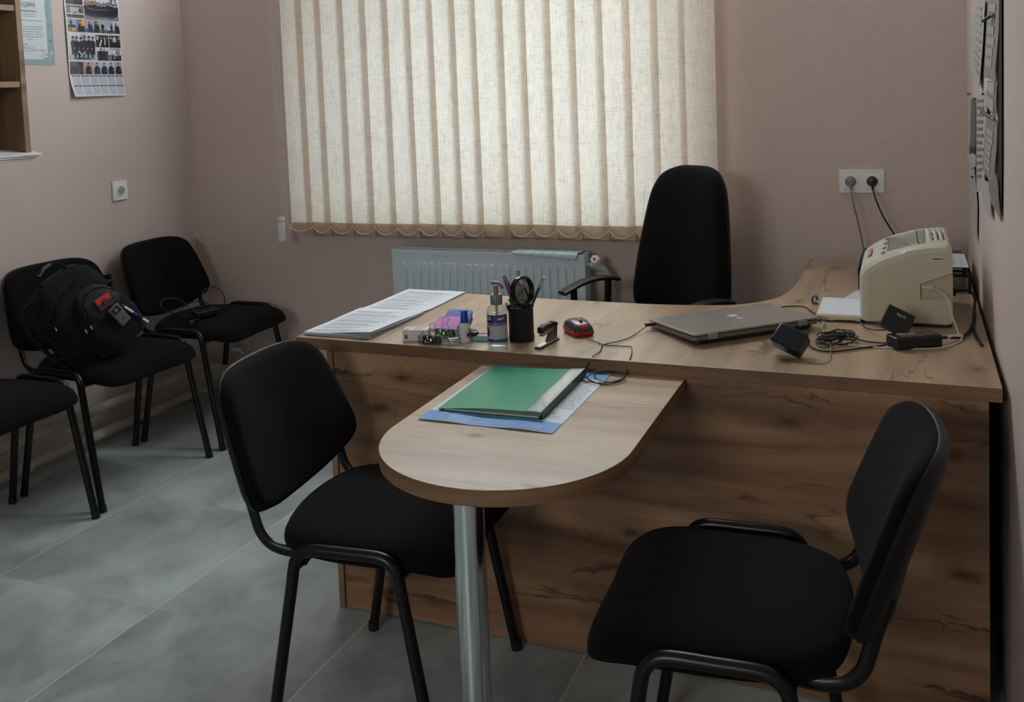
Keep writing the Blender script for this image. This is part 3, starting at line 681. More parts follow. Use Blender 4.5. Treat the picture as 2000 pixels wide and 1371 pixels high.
lb = Sheet(flat((-.185, .199, .735), (1, .1, 0), (0, 0, 1))); lb.base(.018, .022, (26, 26, 36)).ell(.009, .011, .004, .006, (110, 110, 130)); lb.build('maker_tag', PRINT, oc, smooth=False)

# ================================================================ THINGS ON THE DESK
DZ = .7502
def stack_fn(o, ang, hfun):
    ca, sa = math.cos(ang), math.sin(ang)
    return lambda a, b, h: Vector((o[0]+a*ca-b*sa, o[1]+a*sa+b*ca, o[2]+hfun(a, b)+h))
def doc_lines(S, w_, h_, rnd, rows=None):
    y = h_-.034
    while y > .03:
        n = rnd.randint(3, 7)
        S.lines(.02, w_-.015, y, n, .0052, .0016, (176, 184, 193), 1, .4, rnd); y -= n*.0052+.010
    S.rect(.03, .022, .075, .0228, (110, 115, 128)); S.rect(w_-.08, .022, w_-.03, .0228, (110, 115, 128))
rnd = random.Random(3)
# near pile: many sheets, its right front corner fanned and lifted
def lift(k, n):
    return lambda a, b: .0012+.0078*(k/n)+.0135*(k/n)*max(0, a/.212)**1.6*max(0, 1-b/.30)**1.3+.0006*math.sin(a*40+b*25+k)
def pile(nm, lab, n, o, hfun_top, w_=.210, h_=.297, spread=.004):
    t = thing(nm, lab, 'paper stack', (0, 0, 0))
    for k in range(n):
        S = Sheet(stack_fn((o[0]+rnd.uniform(-spread, spread)*.5, o[1]+rnd.uniform(-spread, spread), DZ), math.radians(rnd.uniform(-1.0, 1.0)), hfun_top(k, n)), .0003)
        c = rnd.choice([(214, 220, 226), (204, 210, 218), (222, 226, 230), (196, 200, 208)])
        S.base(w_, h_, c if k < n-1 else (214, 224, 232), 10, 12, t=.0006)
        if k == n-1: doc_lines(S, w_, h_, rnd)
        S.build('sheet', PRINT, t, angle=60)
    return t
pile('paper_stack', 'thick fanned stack of printed papers at the front left corner of the desk', 9, (-1.541, 2.199), lift)
pile('paper_stack', 'thinner pile of printed papers at the back left corner of the desk', 4, (-1.541, 2.503), lambda k, n: (lambda a, b: .0008+.0035*(k/n)+.0006*math.sin(a*30+b*20+k)+.004*max(0, 1-b/.05)*(k/n)), spread=.003)

# small medicine box
mb_ = thing('medicine_box', 'small white cardboard box with pink print at the front edge of the desk', 'box', (-1.208, 2.232, DZ), rotd(14))
MB().b2((-.034, -.020, 0), (.034, .020, .030)).build('box_body', M('white_card', (212, 206, 200), .5), mb_, bevel=.0012)
S = Sheet(flat((-.034, -.0207, 0), (1, 0, 0), (0, 0, 1)), .0002)
S.rect(.006, .006, .014, .017, (70, 84, 150)).ell(.010, .014, .004, .004, (60, 74, 140), 2).rect(.020, .018, .060, .0195, (200, 180, 176)).rect(.020, .008, .060, .0095, (196, 184, 182)); S.build('front_print', PRINT, mb_, smooth=False)
S = Sheet(flat((-.034, -.020, .0304), (1, 0, 0), (0, 1, 0)), .0002)
S.poly([(.003, .003), (.012, .003), (.02, .034), (.008, .037), (.003, .03)], (222, 160, 150)).lines(.028, .064, .03, 4, .007, .0022, (170, 168, 168), 1, .3, rnd); S.build('top_print', PRINT, mb_, smooth=False)

# clear tray with clips
tr = thing('clear_tray', 'shallow clear plastic box holding two foldback clips', 'tray', (-1.130, 2.214, DZ), rotd(6))
t_ = MB(); t_.b2((-.052, -.026, 0), (.052, .030, .0016))
for lo, hi in (((-.052, -.026, 0), (.052, -.0245, .024)), ((-.052, .0285, 0), (.052, .030, .030)), ((-.052, -.026, 0), (-.0505, .030, .028)), ((.0505, -.026, 0), (.052, .030, .026))): t_.b2(lo, hi)
t_.build('tray_body', CLEAR, tr, bevel=.0006)
def foldback(lab, loc, rz, wd, ht, mat_, tilt=0):
    b = thing('foldback_clip', lab, 'clip', loc, rz)
    R_ = Matrix.Rotation(tilt, 3, 'X')
    pr = [(-.0085, 0), (.0085, 0), (.0035, ht), (.0025, ht), (.007, .0012), (-.007, .0012), (-.0025, ht), (-.0035, ht)]
    m_ = MB().prism(pr, -wd/2, wd/2, axis=0); m_.v = [tuple(R_ @ Vector(v)) for v in m_.v]; m_.build('clip_body', mat_, b, bevel=.0005)
    for sy in (-1, 1):
        P = cat([(-.010, sy*.003, ht), (-.0095, sy*.006, ht+.006), (-.004, sy*.0075, ht+.012), (-.0085, sy*.0085, ht+.022), (-.0065, sy*.009, ht+.029), (0, sy*.0095, ht+.031), (.0065, sy*.009, ht+.029), (.0085, sy*.0085, ht+.022), (.004, sy*.0075, ht+.012), (.0095, sy*.006, ht+.006), (.010, sy*.003, ht)], 4)
        if sy < 0: P = [Vector((p.x*.9, -abs(p.y)-.002-.55*(p.z-ht), ht-.35*(p.z-ht))) for p in P]
        MB().tube([R_ @ Vector(p) for p in P], .0009, seg=6).build('wire_handle', STEEL, b)
    return b
foldback('large black foldback clip lying in the clear plastic box', (-1.147, 2.200, DZ+.0022), rotd(3), .048, .019, BLACKP)
foldback('dark green foldback clip with raised silver loop in the clear box', (-1.120, 2.222, DZ+.019), rotd(2), .052, .016, M('dark_green_plastic', (16, 88, 52), .45))
ft = MB()
for k in range(7):
    a = rnd.uniform(0, 3); p = Vector((-1.098+rnd.uniform(-.012, .012), 2.212+rnd.uniform(-.012, .012), DZ+.004+.002*k)); d = Vector((math.cos(a), math.sin(a), rnd.uniform(-.2, .3)))*.012
    n_ = Vector((-math.sin(a), math.cos(a), 0))*.0035
    ft = MB().tube(cat([p-d+n_, p+d+n_, p+d-n_, p-d*.7-n_, p-d*.7+n_*.5, p+d*.6+n_*.5], 4), .0006, seg=5)
    tag(ft.build('paper_clip', STEEL), 'silver paper clip in the right end of the clear plastic box', 'paper clip', 'paper clips in the clear box')

# pink notes and blue hole punch
hp = thing('hole_punch', 'hole punch with a broad blue lever and grey base behind the glue bottle', 'hole punch', (-1.128, 2.300, DZ), rotd(8))
lev = [(-.046, .0), (-.037, .074), (-.031, .078), (.028, .078), (.034, .072), (.036, .0)]
m_ = MB().prism(lev, -.0025, .0025); R_ = Matrix.Rotation(rotd(24), 3, 'X'); m_.v = [tuple(R_ @ Vector(v)+Vector((0, -.004, .020))) for v in m_.v]
lv = m_.build('lever', BLUEP, hp, bevel=.0015)
m_ = MB().b2((.0265, -.004, -.020), (.034, .062, .003)); m_.v = [tuple(R_ @ Vector(v)+Vector((0, -.004, .020))) for v in m_.v]; m_.build('lever_side', M('navy_plastic', (26, 38, 110), .35), lv, bevel=.002)
m_ = MB().lathe([(.0, .0), (.026, .0), (.027, .010), (.022, .020), (.010, .026), (0, .027)], (.046, -.022, 0), 20, None, 1, .62); m_.build('base', GREYP, hp)
MB().b2((-.040, -.02, 0), (.036, .045, .008)).build('base_plate', GREYP, hp, bevel=.002)
nt_ = thing('sticky_note_pad', 'pad of pink sticky notes leaning on the blue hole punch lever', 'note pad', (-1.146, 2.254, DZ+.012), rotd(-4))
m_ = Sheet(lambda a, b, h: Vector((a-.036, b*math.cos(.46), .008+b*math.sin(.46)+.004*math.sin(b*30)*(a/.076)+h)), .0004); m_.base(.076, .058, (206, 140, 202), 6, 6, t=.003); m_.build('note_pad', PRINT, nt_)

gl = thing('glue_bottle', 'small white glue bottle with a tall blue cap', 'glue', (-1.069, 2.238, DZ))
MB().lathe([(0, 0), (.0135, 0), (.0150, .002), (.0150, .040), (.0135, .046), (.0105, .050), (.0100, .053), (0, .053)], seg=28).build('bottle', M('milky_plastic', (205, 207, 204), .4), gl)
MB().lathe([(.0108, .052), (.0112, .055), (.0082, .082), (.0076, .084), (0, .084)], seg=24).build('cap', M('royal_blue_plastic', (20, 66, 176), .35), gl)
S = Sheet(lambda a, b, h: Vector(((.0151+h)*math.cos(a/.015-1.25), (.0151+h)*math.sin(a/.015-1.25), b)), .0002); S.ell(.012, .025, .010, .013, (70, 72, 76)).ell(.012, .022, .006, .006, (40, 42, 46), 2); S.build('bottle_label', PRINT, gl)

kn_ = thing('utility_knife', 'pale teal and silver knife lying behind the sanitizer bottle', 'knife', (-1.015, 2.268, DZ), rotd(8))
MB().b2((-.044, -.011, 0), (.050, .011, .013)).build('handle', M('teal_plastic', (120, 168, 176), .4), kn_, bevel=.002)
MB().b2((-.030, -.009, .013), (.052, -.001, .0165)).build('blade_rail', STEEL, kn_, bevel=.0005)
MB().b2((-.030, .002, .013), (.050, .009, .017)).build('dark_rail', BLACKP, kn_, bevel=.0008)
MB().lathe([(.0, 0), (.011, 0), (.011, .010), (.008, .012), (0, .012)], (-.038, -.001, .012), 20).build('locking_wheel', BLACKP, kn_)

# sanitizer bottle
sa = thing('sanitizer_bottle', 'clear hand sanitizer bottle with a grey pump and navy label', 'bottle', (-.962, 2.205, DZ), math.atan2(-2.209, .958)+PI/2)
b_ = MB().lathe([(0, .001), (.020, .0), (.0255, .003), (.0265, .008), (.0265, .085), (.0262, .095), (.0225, .106), (.016, .112), (.0125, .115), (.0125, .120)], seg=40)
b_.build('bottle', CLEAR, sa)
MB().lathe([(0, .003), (.024, .004), (.0248, .010), (.0248, .060), (0, .0605)], seg=32).build('liquid', thin_glass('clear_gel', (.93, .94, .95), .02, .05), sa)
pp_ = MB().lathe([(.0145, .113), (.0155, .116), (.0155, .134), (.0138, .138), (.0, .139)], seg=28).build('collar', M('grey_pump', (112, 114, 118), .35), sa)
MB().lathe([(.0062, .137), (.0062, .160), (.0, .160)], seg=18).build('pump_stem', M('grey_pump', (112, 114, 118), .35), pp_)
MB().tube(cat([(-.012, 0, .167), (-.004, 0, .168), (.006, 0, .166), (.014, -.002, .160), (.017, -.002, .153)], 4), .0048, .0075, seg=12, up=(0, 1, 0)).build('pump_nozzle', M('grey_pump', (112, 114, 118), .35), pp_)
MB().tube([(0, 0, .012), (0, 0, .115)], .0035, seg=10, up=(1, 0, 0)).build('dip_tube', M('clear_grey_tube', (170, 172, 172), .4), sa)
RL = .0269
def lf(a, b, h):
    an = -PI/2+(a/RL); return Vector(((RL+h)*math.cos(an), (RL+h)*math.sin(an), b))
S = Sheet(lf, .00015); W_ = .062
S.rect(-W_/2, .022, W_/2, .090, (168, 172, 168), 1, .004).rect(-W_/2, .073, W_/2, .090, (34, 38, 104), 2, .004).rect(-W_/2, .0665, W_/2, .0685, (196, 130, 160), 2, .004).rect(-W_/2, .0635, W_/2, .0665, (56, 50, 104), 2, .004).rect(-W_/2, .0685, W_/2, .073, (70, 50, 104), 2, .004).rect(-W_/2, .022, W_/2, .029, (44, 60, 130), 2, .004)
S.poly([(-.031, .030), (-.021, .034), (-.017, .045), (-.021, .058), (-.031, .0625)], (206, 196, 200), 3).poly([(-.031, .031), (-.0225, .035), (-.019, .045), (-.0225, .057), (-.031, .0615)], (150, 24, 52), 4).ell(-.027, .044, .004, .007, (60, 40, 90), 5)
S.text('YGS', -.0315, .0775, .0118, (226, 228, 232), 4, 'l', .78).text('анті', .000, .0775, .0118, (226, 228, 232), 4, 'l', .92)
S.lines(-.013, .024, .058, 3, .0035, .0012, (110, 112, 114), 3, .3, rnd).lines(-.013, .002, .046, 6, .0028, .0009, (120, 122, 124), 3, .3, rnd).lines(.006, .024, .046, 6, .0028, .0009, (120, 122, 124), 3, .3, rnd)
S.build('label_print', PRINT_G, sa)

# pencil cup and its contents
cx0, cy0 = -.933, 2.295
cup = thing('pencil_cup', 'black mesh pencil cup full of pens behind the sanitizer bottle', 'pencil cup', (cx0, cy0, DZ))
c_ = MB(); c_.lathe([(0, .001), (.0325, .001), (.0335, .004), (.0335, .012)], seg=30); c_.lathe([(.0325, .012), (.0325, .088), (.0318, .088), (.0318, .012)], seg=30)
c_.build('cup_wall', M('black_mesh', (17, 17, 22), .45, bump=(1200, 1, .002)), cup)
MB().tube([(.0335*math.cos(2*PI*k/30), .0335*math.sin(2*PI*k/30), .089) for k in range(30)], .0017, seg=8, closed=True, up=(0, 0, 1)).build('rim_wire', BLACKP, cup)
def stick(nm, lab, cat_, a, b, r, mat_, tip=None, tmat=None, tn='cap'):
    t = thing(nm, lab, cat_, a); d = Vector(b)-Vector(a)
    if tip: 
        MB().tube([(0, 0, 0), d*(1-tip)], r, seg=10).build('barrel', mat_, t); MB().tube([d*(1-tip), d], r*1.06, seg=10).build(tn, tmat, t)
    else: MB().tube([(0, 0, 0), d], r, seg=10).build('barrel', mat_, t)
    return t
z0 = DZ+.006
stick('pencil', 'dark green pencil leaning right in the pencil cup', 'pencil', (cx0-.012, cy0+.006, z0), (-.868, 2.302, .917), .0038, M('pencil_green', (12, 66, 58), .4), .17, STEEL, 'ferrule')
stick('pen', 'silver pen standing upright in the pencil cup', 'pen', (cx0-.004, cy0+.02, z0), (-.949, 2.325, .928), .0040, M('dark_pen', (52, 52, 58), .3), .28, M('silver_pen', (150, 150, 150), .3, .6))
stick('pen', 'bright green pen low at the left rim of the pencil cup', 'pen', (cx0+.010, cy0-.006, z0), (-.955, 2.276, .862), .0042, M('green_pen', (40, 140, 60), .4))
stick('pen', 'black pen with a white tip at the left rim of the pencil cup', 'pen', (cx0+.006, cy0-.016, z0), (-.962, 2.266, .853), .0036, BLACKP, .08, WHITEP, 'tip')
fz = thing('marker_pen', 'mottled purple marker leaning left in the pencil cup', 'marker', (cx0+.012, cy0+.004, z0))
d = Vector((-.977, 2.296, .918))-Vector((cx0+.012, cy0+.004, z0))
MB().tube([d*k/8 for k in range(9)], .0075, .0045, seg=12, up=(0, 1, 0), taper=[.5, .6, .7, .8, .9, 1, 1.05, 1.0, .6]).build('barrel', M('mottled_purple', (122, 98, 128), .35, var=.5, vscale=90), fz)
sz = thing('scissors', 'scissors with dark blue handles standing in the pencil cup', 'scissors', (cx0, cy0, z0))
for k, (ox, oz, ry) in enumerate(((-.022, .108, 0), (-.012, .096, 0))):
    P = cat([(ox+.011*math.cos(2*PI*q/12), .012+.003*k, oz+.017*math.sin(2*PI*q/12)) for q in range(12)], 3, True)
    hh = MB().tube(P, .0026, seg=8, closed=True).build('handle', M('dark_blue_plastic', (26, 44, 84), .4), sz)
    MB().tube([(ox+.006, .012, oz-.017), (0.002, .004, .0)], .003, seg=8).build('blade', STEEL, hh)
# magnifier: thick black ring, lens and a handle down into the cup
mg = thing('magnifying_glass', 'magnifying glass with a thick black rim standing in the pencil cup', 'magnifying glass', (-.919, 2.276, .8835))
Rm_ = Vector((.93, -.36, .10)).to_track_quat('Z', 'Y').to_matrix()
MB().lathe([(.0335, -.007), (.0385, -.007), (.0400, 0), (.0385, .007), (.0335, .007), (.0330, 0), (.0335, -.007)], seg=40, rot=Rm_).build('rim', BLACKG, mg)
MB().lathe([(0, .0035), (.02, .0028), (.0332, .0003), (.0332, -.0003), (.02, -.0028), (0, -.0035)], seg=36, rot=Rm_).build('lens', LENS, mg)
MB().tube([Vector((0, .002, -.038)), Vector((-.004, .012, -.118))], .0065, .0045, seg=10).build('handle', BLACKP, mg)

# stapler
st = thing('stapler', 'small silver and black stapler standing open beside the pencil cup', 'stapler', (-.853, 2.274, DZ), rotd(82))
MB().prism([(-.058, -.0085), (.05, -.0085), (.052, .0085), (-.058, .0085)], 0, .003).build('base_pad', BLACKP, st, bevel=.001)
MB().b2((-.055, -.0075, .003), (.048, .0075, .0065)).build('base', CHROME, st, bevel=.001)
MB().prism([(-.004, .006), (.040, .006), (.044, .046), (.030, .047)], -.0065, .0065, axis=1).build('hinge_bracket', M('smoky_steel', (120, 116, 112), .3, .8), st, bevel=.001)
MB().prism([(-.034, .027), (.030, .031), (.034, .040), (-.034, .037)], -.006, .006, axis=1).build('magazine', STEEL, st, bevel=.0008)
MB().prism([(-.040, .036), (-.039, .050), (-.020, .054), (.028, .053), (.044, .046), (.045, .040), (.020, .042), (-.012, .040)], -.0085, .0085, axis=1).build('lever', BLACKG, st, bevel=.002)

# mouse and its cable
ms = thing('computer_mouse', 'red and black wired computer mouse on the desk', 'mouse', (-.811, 2.396, DZ), rotd(-50))
half = [(-.052, 0), (-.049, .018), (-.036, .029), (-.010, .031), (.020, .028), (.040, .027), (.047, .020), (.049, 0)]
ol = half+[(u, -v) for u, v in reversed(half[1:-1])]
ol = [(p.x, p.y) for p in cat([(u, v, 0) for u, v in ol], 4, True)]
prof = lambda u: .5+.5*math.cos(max(-1, min(1, (u+.012)/.062))*1.9)
def mf(u, v, w_):
    return (u, v, w_*(.55+.45*prof(u)))
MB().cushion(ol, [(.0001, .001), (.93, .001), (1.0, .005), (1.03, .012), (.99, .019)], mf).build('side_shell', M('mouse_red', (150, 22, 28), .25), ms, angle=80)
MB().cushion(ol, [(.0001, .006), (.97, .014), (.985, .0195), (.93, .027), (.82, .032), (.6, .0365), (.3, .0385), (.0001, .039)], mf).build('top_shell', M('mouse_graphite', (44, 46, 52), .25), ms, angle=80)
def wtop(u, v):
    q = math.hypot(u/.050, v/.030); T = [(0, .039), (.3, .0385), (.6, .0365), (.82, .032), (.93, .027), (.985, .0195), (1.03, .012)]
    for (a, b), (c, d) in zip(T, T[1:]):
        if a <= q <= c: return b+(d-b)*(q-a)/(c-a)
    return .012
m_ = MB()
for k in range(13):
    u = -.014+.060*k/12; wv = .0048+.0040*abs(k-5)/7
    for v in (-wv, 0, wv): m_.v.append((u, v, wtop(u, v)*(.55+.45*prof(u))+.0008))
for k in range(12):
    for q in range(2): m_.f.append([k*3+q, k*3+q+1, k*3+q+4, k*3+q+3]); m_.m.append(0); m_.c.append((1, 1, 1))
so = m_.build('red_stripe', M('mouse_red', (150, 22, 28), .25), ms, angle=180)
MB().lathe([(0, -.003), (.0075, -.003), (.008, 0), (.0075, .003), (0, .003)], (.018, 0, .0315), 20, Matrix.Rotation(PI/2, 3, 'X')).build('scroll_wheel', RUBBER, ms)
ZR = .7208
P = [(-.789, 2.350, .762), (-.778, 2.338, .756), (-.736, 2.314, .7525), (-.713, 2.294, .7525), (-.675, 2.289, .7525), (-.643, 2.292, .7525), (-.633, 2.275, .7525), (-.620, 2.225, .753), (-.614, 2.188, .7525), (-.613, 2.179, .744), (-.616, 2.174, .729),
     (-.618, 2.158, ZR), (-.619, 2.110, ZR), (-.645, 2.076, ZR), (-.683, 2.094, ZR+.001), (-.701, 2.128, ZR), (-.685, 2.158, ZR), (-.645, 2.160, ZR+.003), (-.619, 2.145, ZR+.003), (-.614, 2.112, ZR+.003), (-.638, 2.086, ZR+.003), (-.672, 2.104, ZR+.003), (-.688, 2.140, ZR+.003), (-.668, 2.158, ZR+.006), (-.628, 2.150, ZR+.006), (-.608, 2.120, ZR+.006),
     (-.640, 2.076, ZR+.004), (-.688, 2.080, ZR+.002), (-.716, 2.112, ZR), (-.722, 2.145, ZR+.001), (-.716, 2.168, .732), (-.708, 2.178, .746), (-.704, 2.190, .7535), (-.702, 2.215, .7525), (-.702, 2.240, .7525), (-.711, 2.285, .7525), (-.698, 2.303, .7545), (-.681, 2.333, .753), (-.664, 2.379, .753), (-.655, 2.425, .755), (-.640, 2.462, .764)]
MB().tube([Vector(p)-Vector((-.811, 2.396, DZ)) for p in cat(P, 6)], .0013, seg=6, up=(0, 0, 1)).build('cable', BLACKC, ms).rotation_euler = (0, 0, rotd(50))
MB().box((-.634+.811, 2.470-2.396, .766-DZ), (.030, .013, .007), Matrix.Rotation(rotd(42), 3, 'Z')).build('usb_plug', BLACKP, ms, bevel=.001).rotation_euler = (0, 0, rotd(50))
for c__ in ms.children:
    if c__.name.startswith(('cable', 'usb_plug')): pass

# laptop
lp = thing('laptop', 'closed silver laptop lying askew on the desk', 'laptop', (-.488, 2.330, DZ), math.atan2(.681, .732))
# local x along the hinge edge (front right), local y towards the left rear
LW, LD = .374, .236
def rrect(x0, y0, x1, y1, r, n=5):
    P = []
    for (cx, cy, a0) in ((x1-r, y1-r, 0), (x0+r, y1-r, 90), (x0+r, y0+r, 180), (x1-r, y0+r, 270)):
        for k in range(n+1): a = math.radians(a0+90*k/n); P.append((cx+r*math.cos(a), cy+r*math.sin(a)))
    return P
MB().prism(rrect(.012, .014, LW-.012, LD-.016, .012), .0012, .014).build('bottom_case', BLACKP, lp, bevel=.002)
MB().prism(rrect(.0, .004, LW, LD-.004, .010), .0135, .0245).build('base_band', M('grey_aluminium_band', (112, 112, 114), .35, .5), lp, bevel=.0012)
for x in (.03, LW-.05): MB().b2((x, .030, 0), (x+.02, .05, .005)).build('rubber_foot', RUBBER, lp)
MB().prism(rrect(.004, .008, LW-.004, LD-.008, .010), .0243, .0272).build('screen_bezel', BLACKP, lp)
S = MB().prism(rrect(-.001, .001, LW+.001, LD+.002, .011), .027, .0325)
lid = S.build('lid', M('brushed_silver_lid', (170, 166, 158), .27, .45), lp, bevel=.0014)
for x in (.040, LW-.066): MB().b2((x, -.0025, .0145), (x+.026, .014, .0285)).build('hinge', M('hinge_grey', (150, 150, 152), .35, .5), lp, bevel=.0015)
S = Sheet(flat((LW*.5, LD*.5, .0326), (-1, 0, 0), (0, -1, 0)), .0002)
Ro = MB
S = Sheet(lambda a, b, h: Vector((.205+b, .125-a, .0327+h)), .0002)
S.rect(-.028, -.016, -.004, .010, (210, 212, 212)).ell(.020, -.004, .010, .010, (206, 208, 208)).text('hp', .0145, -.0065, .010, (110, 110, 112), 2)
S.build('lid_emblem', PRINT_G, lid, smooth=False)
MB().b2((LW-.001, .03, .0165), (LW+.0004, .06, .022)).build('port_cover', BLACKP, lp)

def wedge(o, done):
    if o.type == 'MESH' and o.data.name not in done:
        done.add(o.data.name)
        for v in o.data.vertices:
            if v.co.z > .0132: v.co.z -= .0105*v.co.y/LD
    for c in o.children: wedge(c, done)
wedge(lp, set())
# black charger cube in front of the laptop
cu_ = thing('power_adapter', 'glossy black cube charger tipped in front of the laptop', 'charger', (-.2590, 2.312, .7865))
n_ = Vector((-.12, -.72, .68)).normalized(); r0 = Vector((.92, .39, 0)); r0 = (r0-n_*r0.dot(n_)).normalized(); u0 = n_.cross(r0)
e2 = (r0*math.cos(rotd(-44))+u0*math.sin(rotd(-44))).normalized(); e1 = n_.cross(e2)
Rc = Matrix((e2, e1, n_)).transposed()
cu_.location.z = DZ+abs(e2.z)*.037+abs(e1.z)*.0265+abs(n_.z)*.020-.004
MB().box((0, 0, 0), (.074, .053, .040), Rc).build('charger_body', BLACKP, cu_, bevel=.006, seg=3)
MB().box(Rc @ Vector((0, 0, .0198)), (.062, .045, .0012), Rc).build('glossy_face', M('dark_blue_gloss', (24, 32, 46), .12), cu_, bevel=.0005)
P = [Vector((.012, -.002, -.028)), Vector((.030, -.030, -.036)), Vector((.050, -.050, -.0375)), Vector((.075, -.050, -.0375)), Vector((.088, -.025, -.0375)), Vector((.089, .016, -.037)), Vector((.084, .084, -.030)), Vector((.086, .10, -.028))]
MB().tube(cat(P, 6), .0014, seg=6, up=(0, 0, 1)).build('cable', GREYC, cu_)

# laptop power brick, its cables
pb_ = thing('power_brick', 'black laptop power brick with a white rating label near the printer', 'power supply', (.010, 2.462, DZ), rotd(30))
MB().box((0, 0, .016), (.118, .05, .030)).build('brick_body', BLACKP, pb_, bevel=.005, seg=3)
S = Sheet(flat((-.045, -.018, .0312), (1, 0, 0), (0, 1, 0)), .0002); S.rect(0, 0, .09, .036, (58, 58, 60)).rect(.004, .018, .05, .033, (190, 190, 188), 2).lines(.006, .085, .013, 4, .0035, .001, (170, 170, 168), 2, .3, rnd); S.build('rating_label', PRINT, pb_, smooth=False)
bk = Vector((.010, 2.462, DZ))
def cable_child(nm, P, r, m_, parent, base, up=(0, 0, 1), rz=0):
    R_ = Matrix.Rotation(-rz, 3, 'Z')
    return MB().tube([R_ @ (Vector(p)-Vector(base)) for p in cat(P, 6)], r, seg=8, up=up).build(nm, m_, parent)
Zc = .7535
cable_child('output_cable', [(-.040, 2.450, .762), (-.060, 2.445, Zc), (-.100, 2.414, Zc), (-.150, 2.372, Zc), (-.185, 2.360, Zc), (-.214, 2.382, Zc), (-.232, 2.436, Zc), (-.240, 2.50, Zc+.002), (-.240, 2.553, .760), (-.232, 2.590, .766), (-.218, 2.606, .768), (-.200, 2.606, .766)], .0022, BLACKC, pb_, bk, rz=rotd(30))
cable_child('mains_cable', [(.062, 2.508, .764), (.085, 2.523, .762), (.110, 2.55, .757), (.128, 2.59, .756), (.142, 2.65, .757), (.152, 2.73, .758), (.160, 2.82, .77), (.168, 2.90, .785)], .0036, BLACKC, pb_, bk, rz=rotd(30))
MB().tube([Matrix.Rotation(-rotd(30), 3, 'Z') @ (Vector(p)-bk) for p in ((.082, 2.521, .763), (.118, 2.562, .758))], .0052, seg=10).build('white_sleeve', M('white_label_tape', (190, 188, 182), .5), pb_)
# coiled cable bundle
cb_ = thing('cable_bundle', 'tangled bundle of thin black cable beside the power brick', 'cable', (-.178, 2.44, DZ))
P = []
for k in range(46):
    a = k*2*PI/9.2; e = 1+.12*math.sin(k*1.7)
    P.append((-.165+.036*e*math.cos(a)+.006*math.sin(k*2.1), 2.462+.058*e*math.sin(a)*.8+.012*math.cos(a), DZ+.004+.016*(.5+.5*math.sin(k*.9))))
P += [(-.14, 2.49, .764), (-.11, 2.475, .755), (-.075, 2.470, .753), (-.042, 2.462, .756)]
cable_child('cable_coil', P, .0017, BLACKC, cb_, (-.178, 2.44, DZ))
m_ = MB().tube(cat([(-.015, .0, .012), (.01, .012, .016), (.03, .03, .014)], 3), .009, seg=10); m_.build('cable_tie', BLACKP, cb_)
cable_child('loose_end', [(-.160, 2.43, .760), (-.185, 2.395, Zc), (-.205, 2.41, Zc), (-.212, 2.45, Zc+.003), (-.19, 2.50, .762), (-.16, 2.53, .758), (-.13, 2.525, .756), (-.118, 2.50, .756)], .0017, BLACKC, cb_, (-.178, 2.44, DZ))
# white cable running from the printer's port around the brick
# small black box leaning on the brick
hv = thing('adapter_box', 'flat square black device box leaning against the power brick', 'device', (-.028, 2.478, .806))
Rh = Matrix.Rotation(rotd(12), 3, 'Z') @ Matrix.Rotation(rotd(-22), 3, 'X') @ Matrix.Rotation(rotd(28), 3, 'Y')
Sx, Sz = .066, .060
MB().box((0, 0, 0), (Sx, .016, Sz), Rh).build('device_body', BLACKP, hv, bevel=.003, seg=3)
S = Sheet(lambda a, b, h: Rh @ Vector((a, -.0082-h, b)), .0002); S.text('havit', -.008, .012, .0115, (190, 190, 192), 1, 'l', 1.0); S.build('logo_lettering', PRINT, hv, smooth=False)
cable_child('cable', [(-.048, 2.515, .775), (-.08, 2.55, .764), (-.105, 2.60, .757), (-.118, 2.655, .756), (-.15, 2.672, .755), (-.20, 2.68, .754), (-.245, 2.75, Zc), (-.275, 2.815, Zc), (-.31, 2.815, Zc), (-.345, 2.795, Zc), (-.36, 2.76, .760)], .0018, BLACKC, hv, (-.028, 2.478, .806))

# ---------------------------------------------------------------- printer
pr = thing('laser_printer', 'beige desktop laser printer on the right end of the desk', 'printer', (0, 0, 0))
PY0, PY1 = 2.662, 2.995
outer = [(-.121, .760), (-.122, .870), (-.117, .893), (-.100, .910), (-.068, .929), (-.028, .945), (.030, .959), (.086, .965), (.100, .958), (.104, .944), (.104, .764), (.096, .758), (-.113, .758)]
# shell: lofted from near side to far side so that the top edges are rounded
def loft(prof, ys, ins):
    m_ = MB(); n = len(prof); cxp, czp = -.009, .84
    for y, d in zip(ys, ins):
        for x, z in prof:
            dx, dz = cxp-x, czp-z; m_.v.append((x+(.0 if abs(dx) < 1e-6 else math.copysign(min(abs(dx), d), dx)), y, z+(math.copysign(min(abs(dz), d), dz) if z > .80 else 0)))
    for k in range(len(ys)-1):
        for i in range(n): m_.f.append([k*n+i, k*n+(i+1) % n, (k+1)*n+(i+1) % n, (k+1)*n+i]); m_.m.append(0); m_.c.append((1, 1, 1))
    for ks in (0, len(ys)-1): m_.f.append([ks*n+i for i in range(n)]); m_.m.append(0); m_.c.append((1, 1, 1))
    return m_
outs = [(p.x, p.y) for p in cat([(x, z, 0) for x, z in outer[:10]], 4)]+outer[10:]
shell_ins = [(x, z) for x, z in outs]
body = loft(shell_ins, (PY0+.004, PY0+.014, PY1-.014, PY1-.004), (.008, .0015, .0015, .008))
bo = body.build('housing', BEIGEC, pr, angle=35)
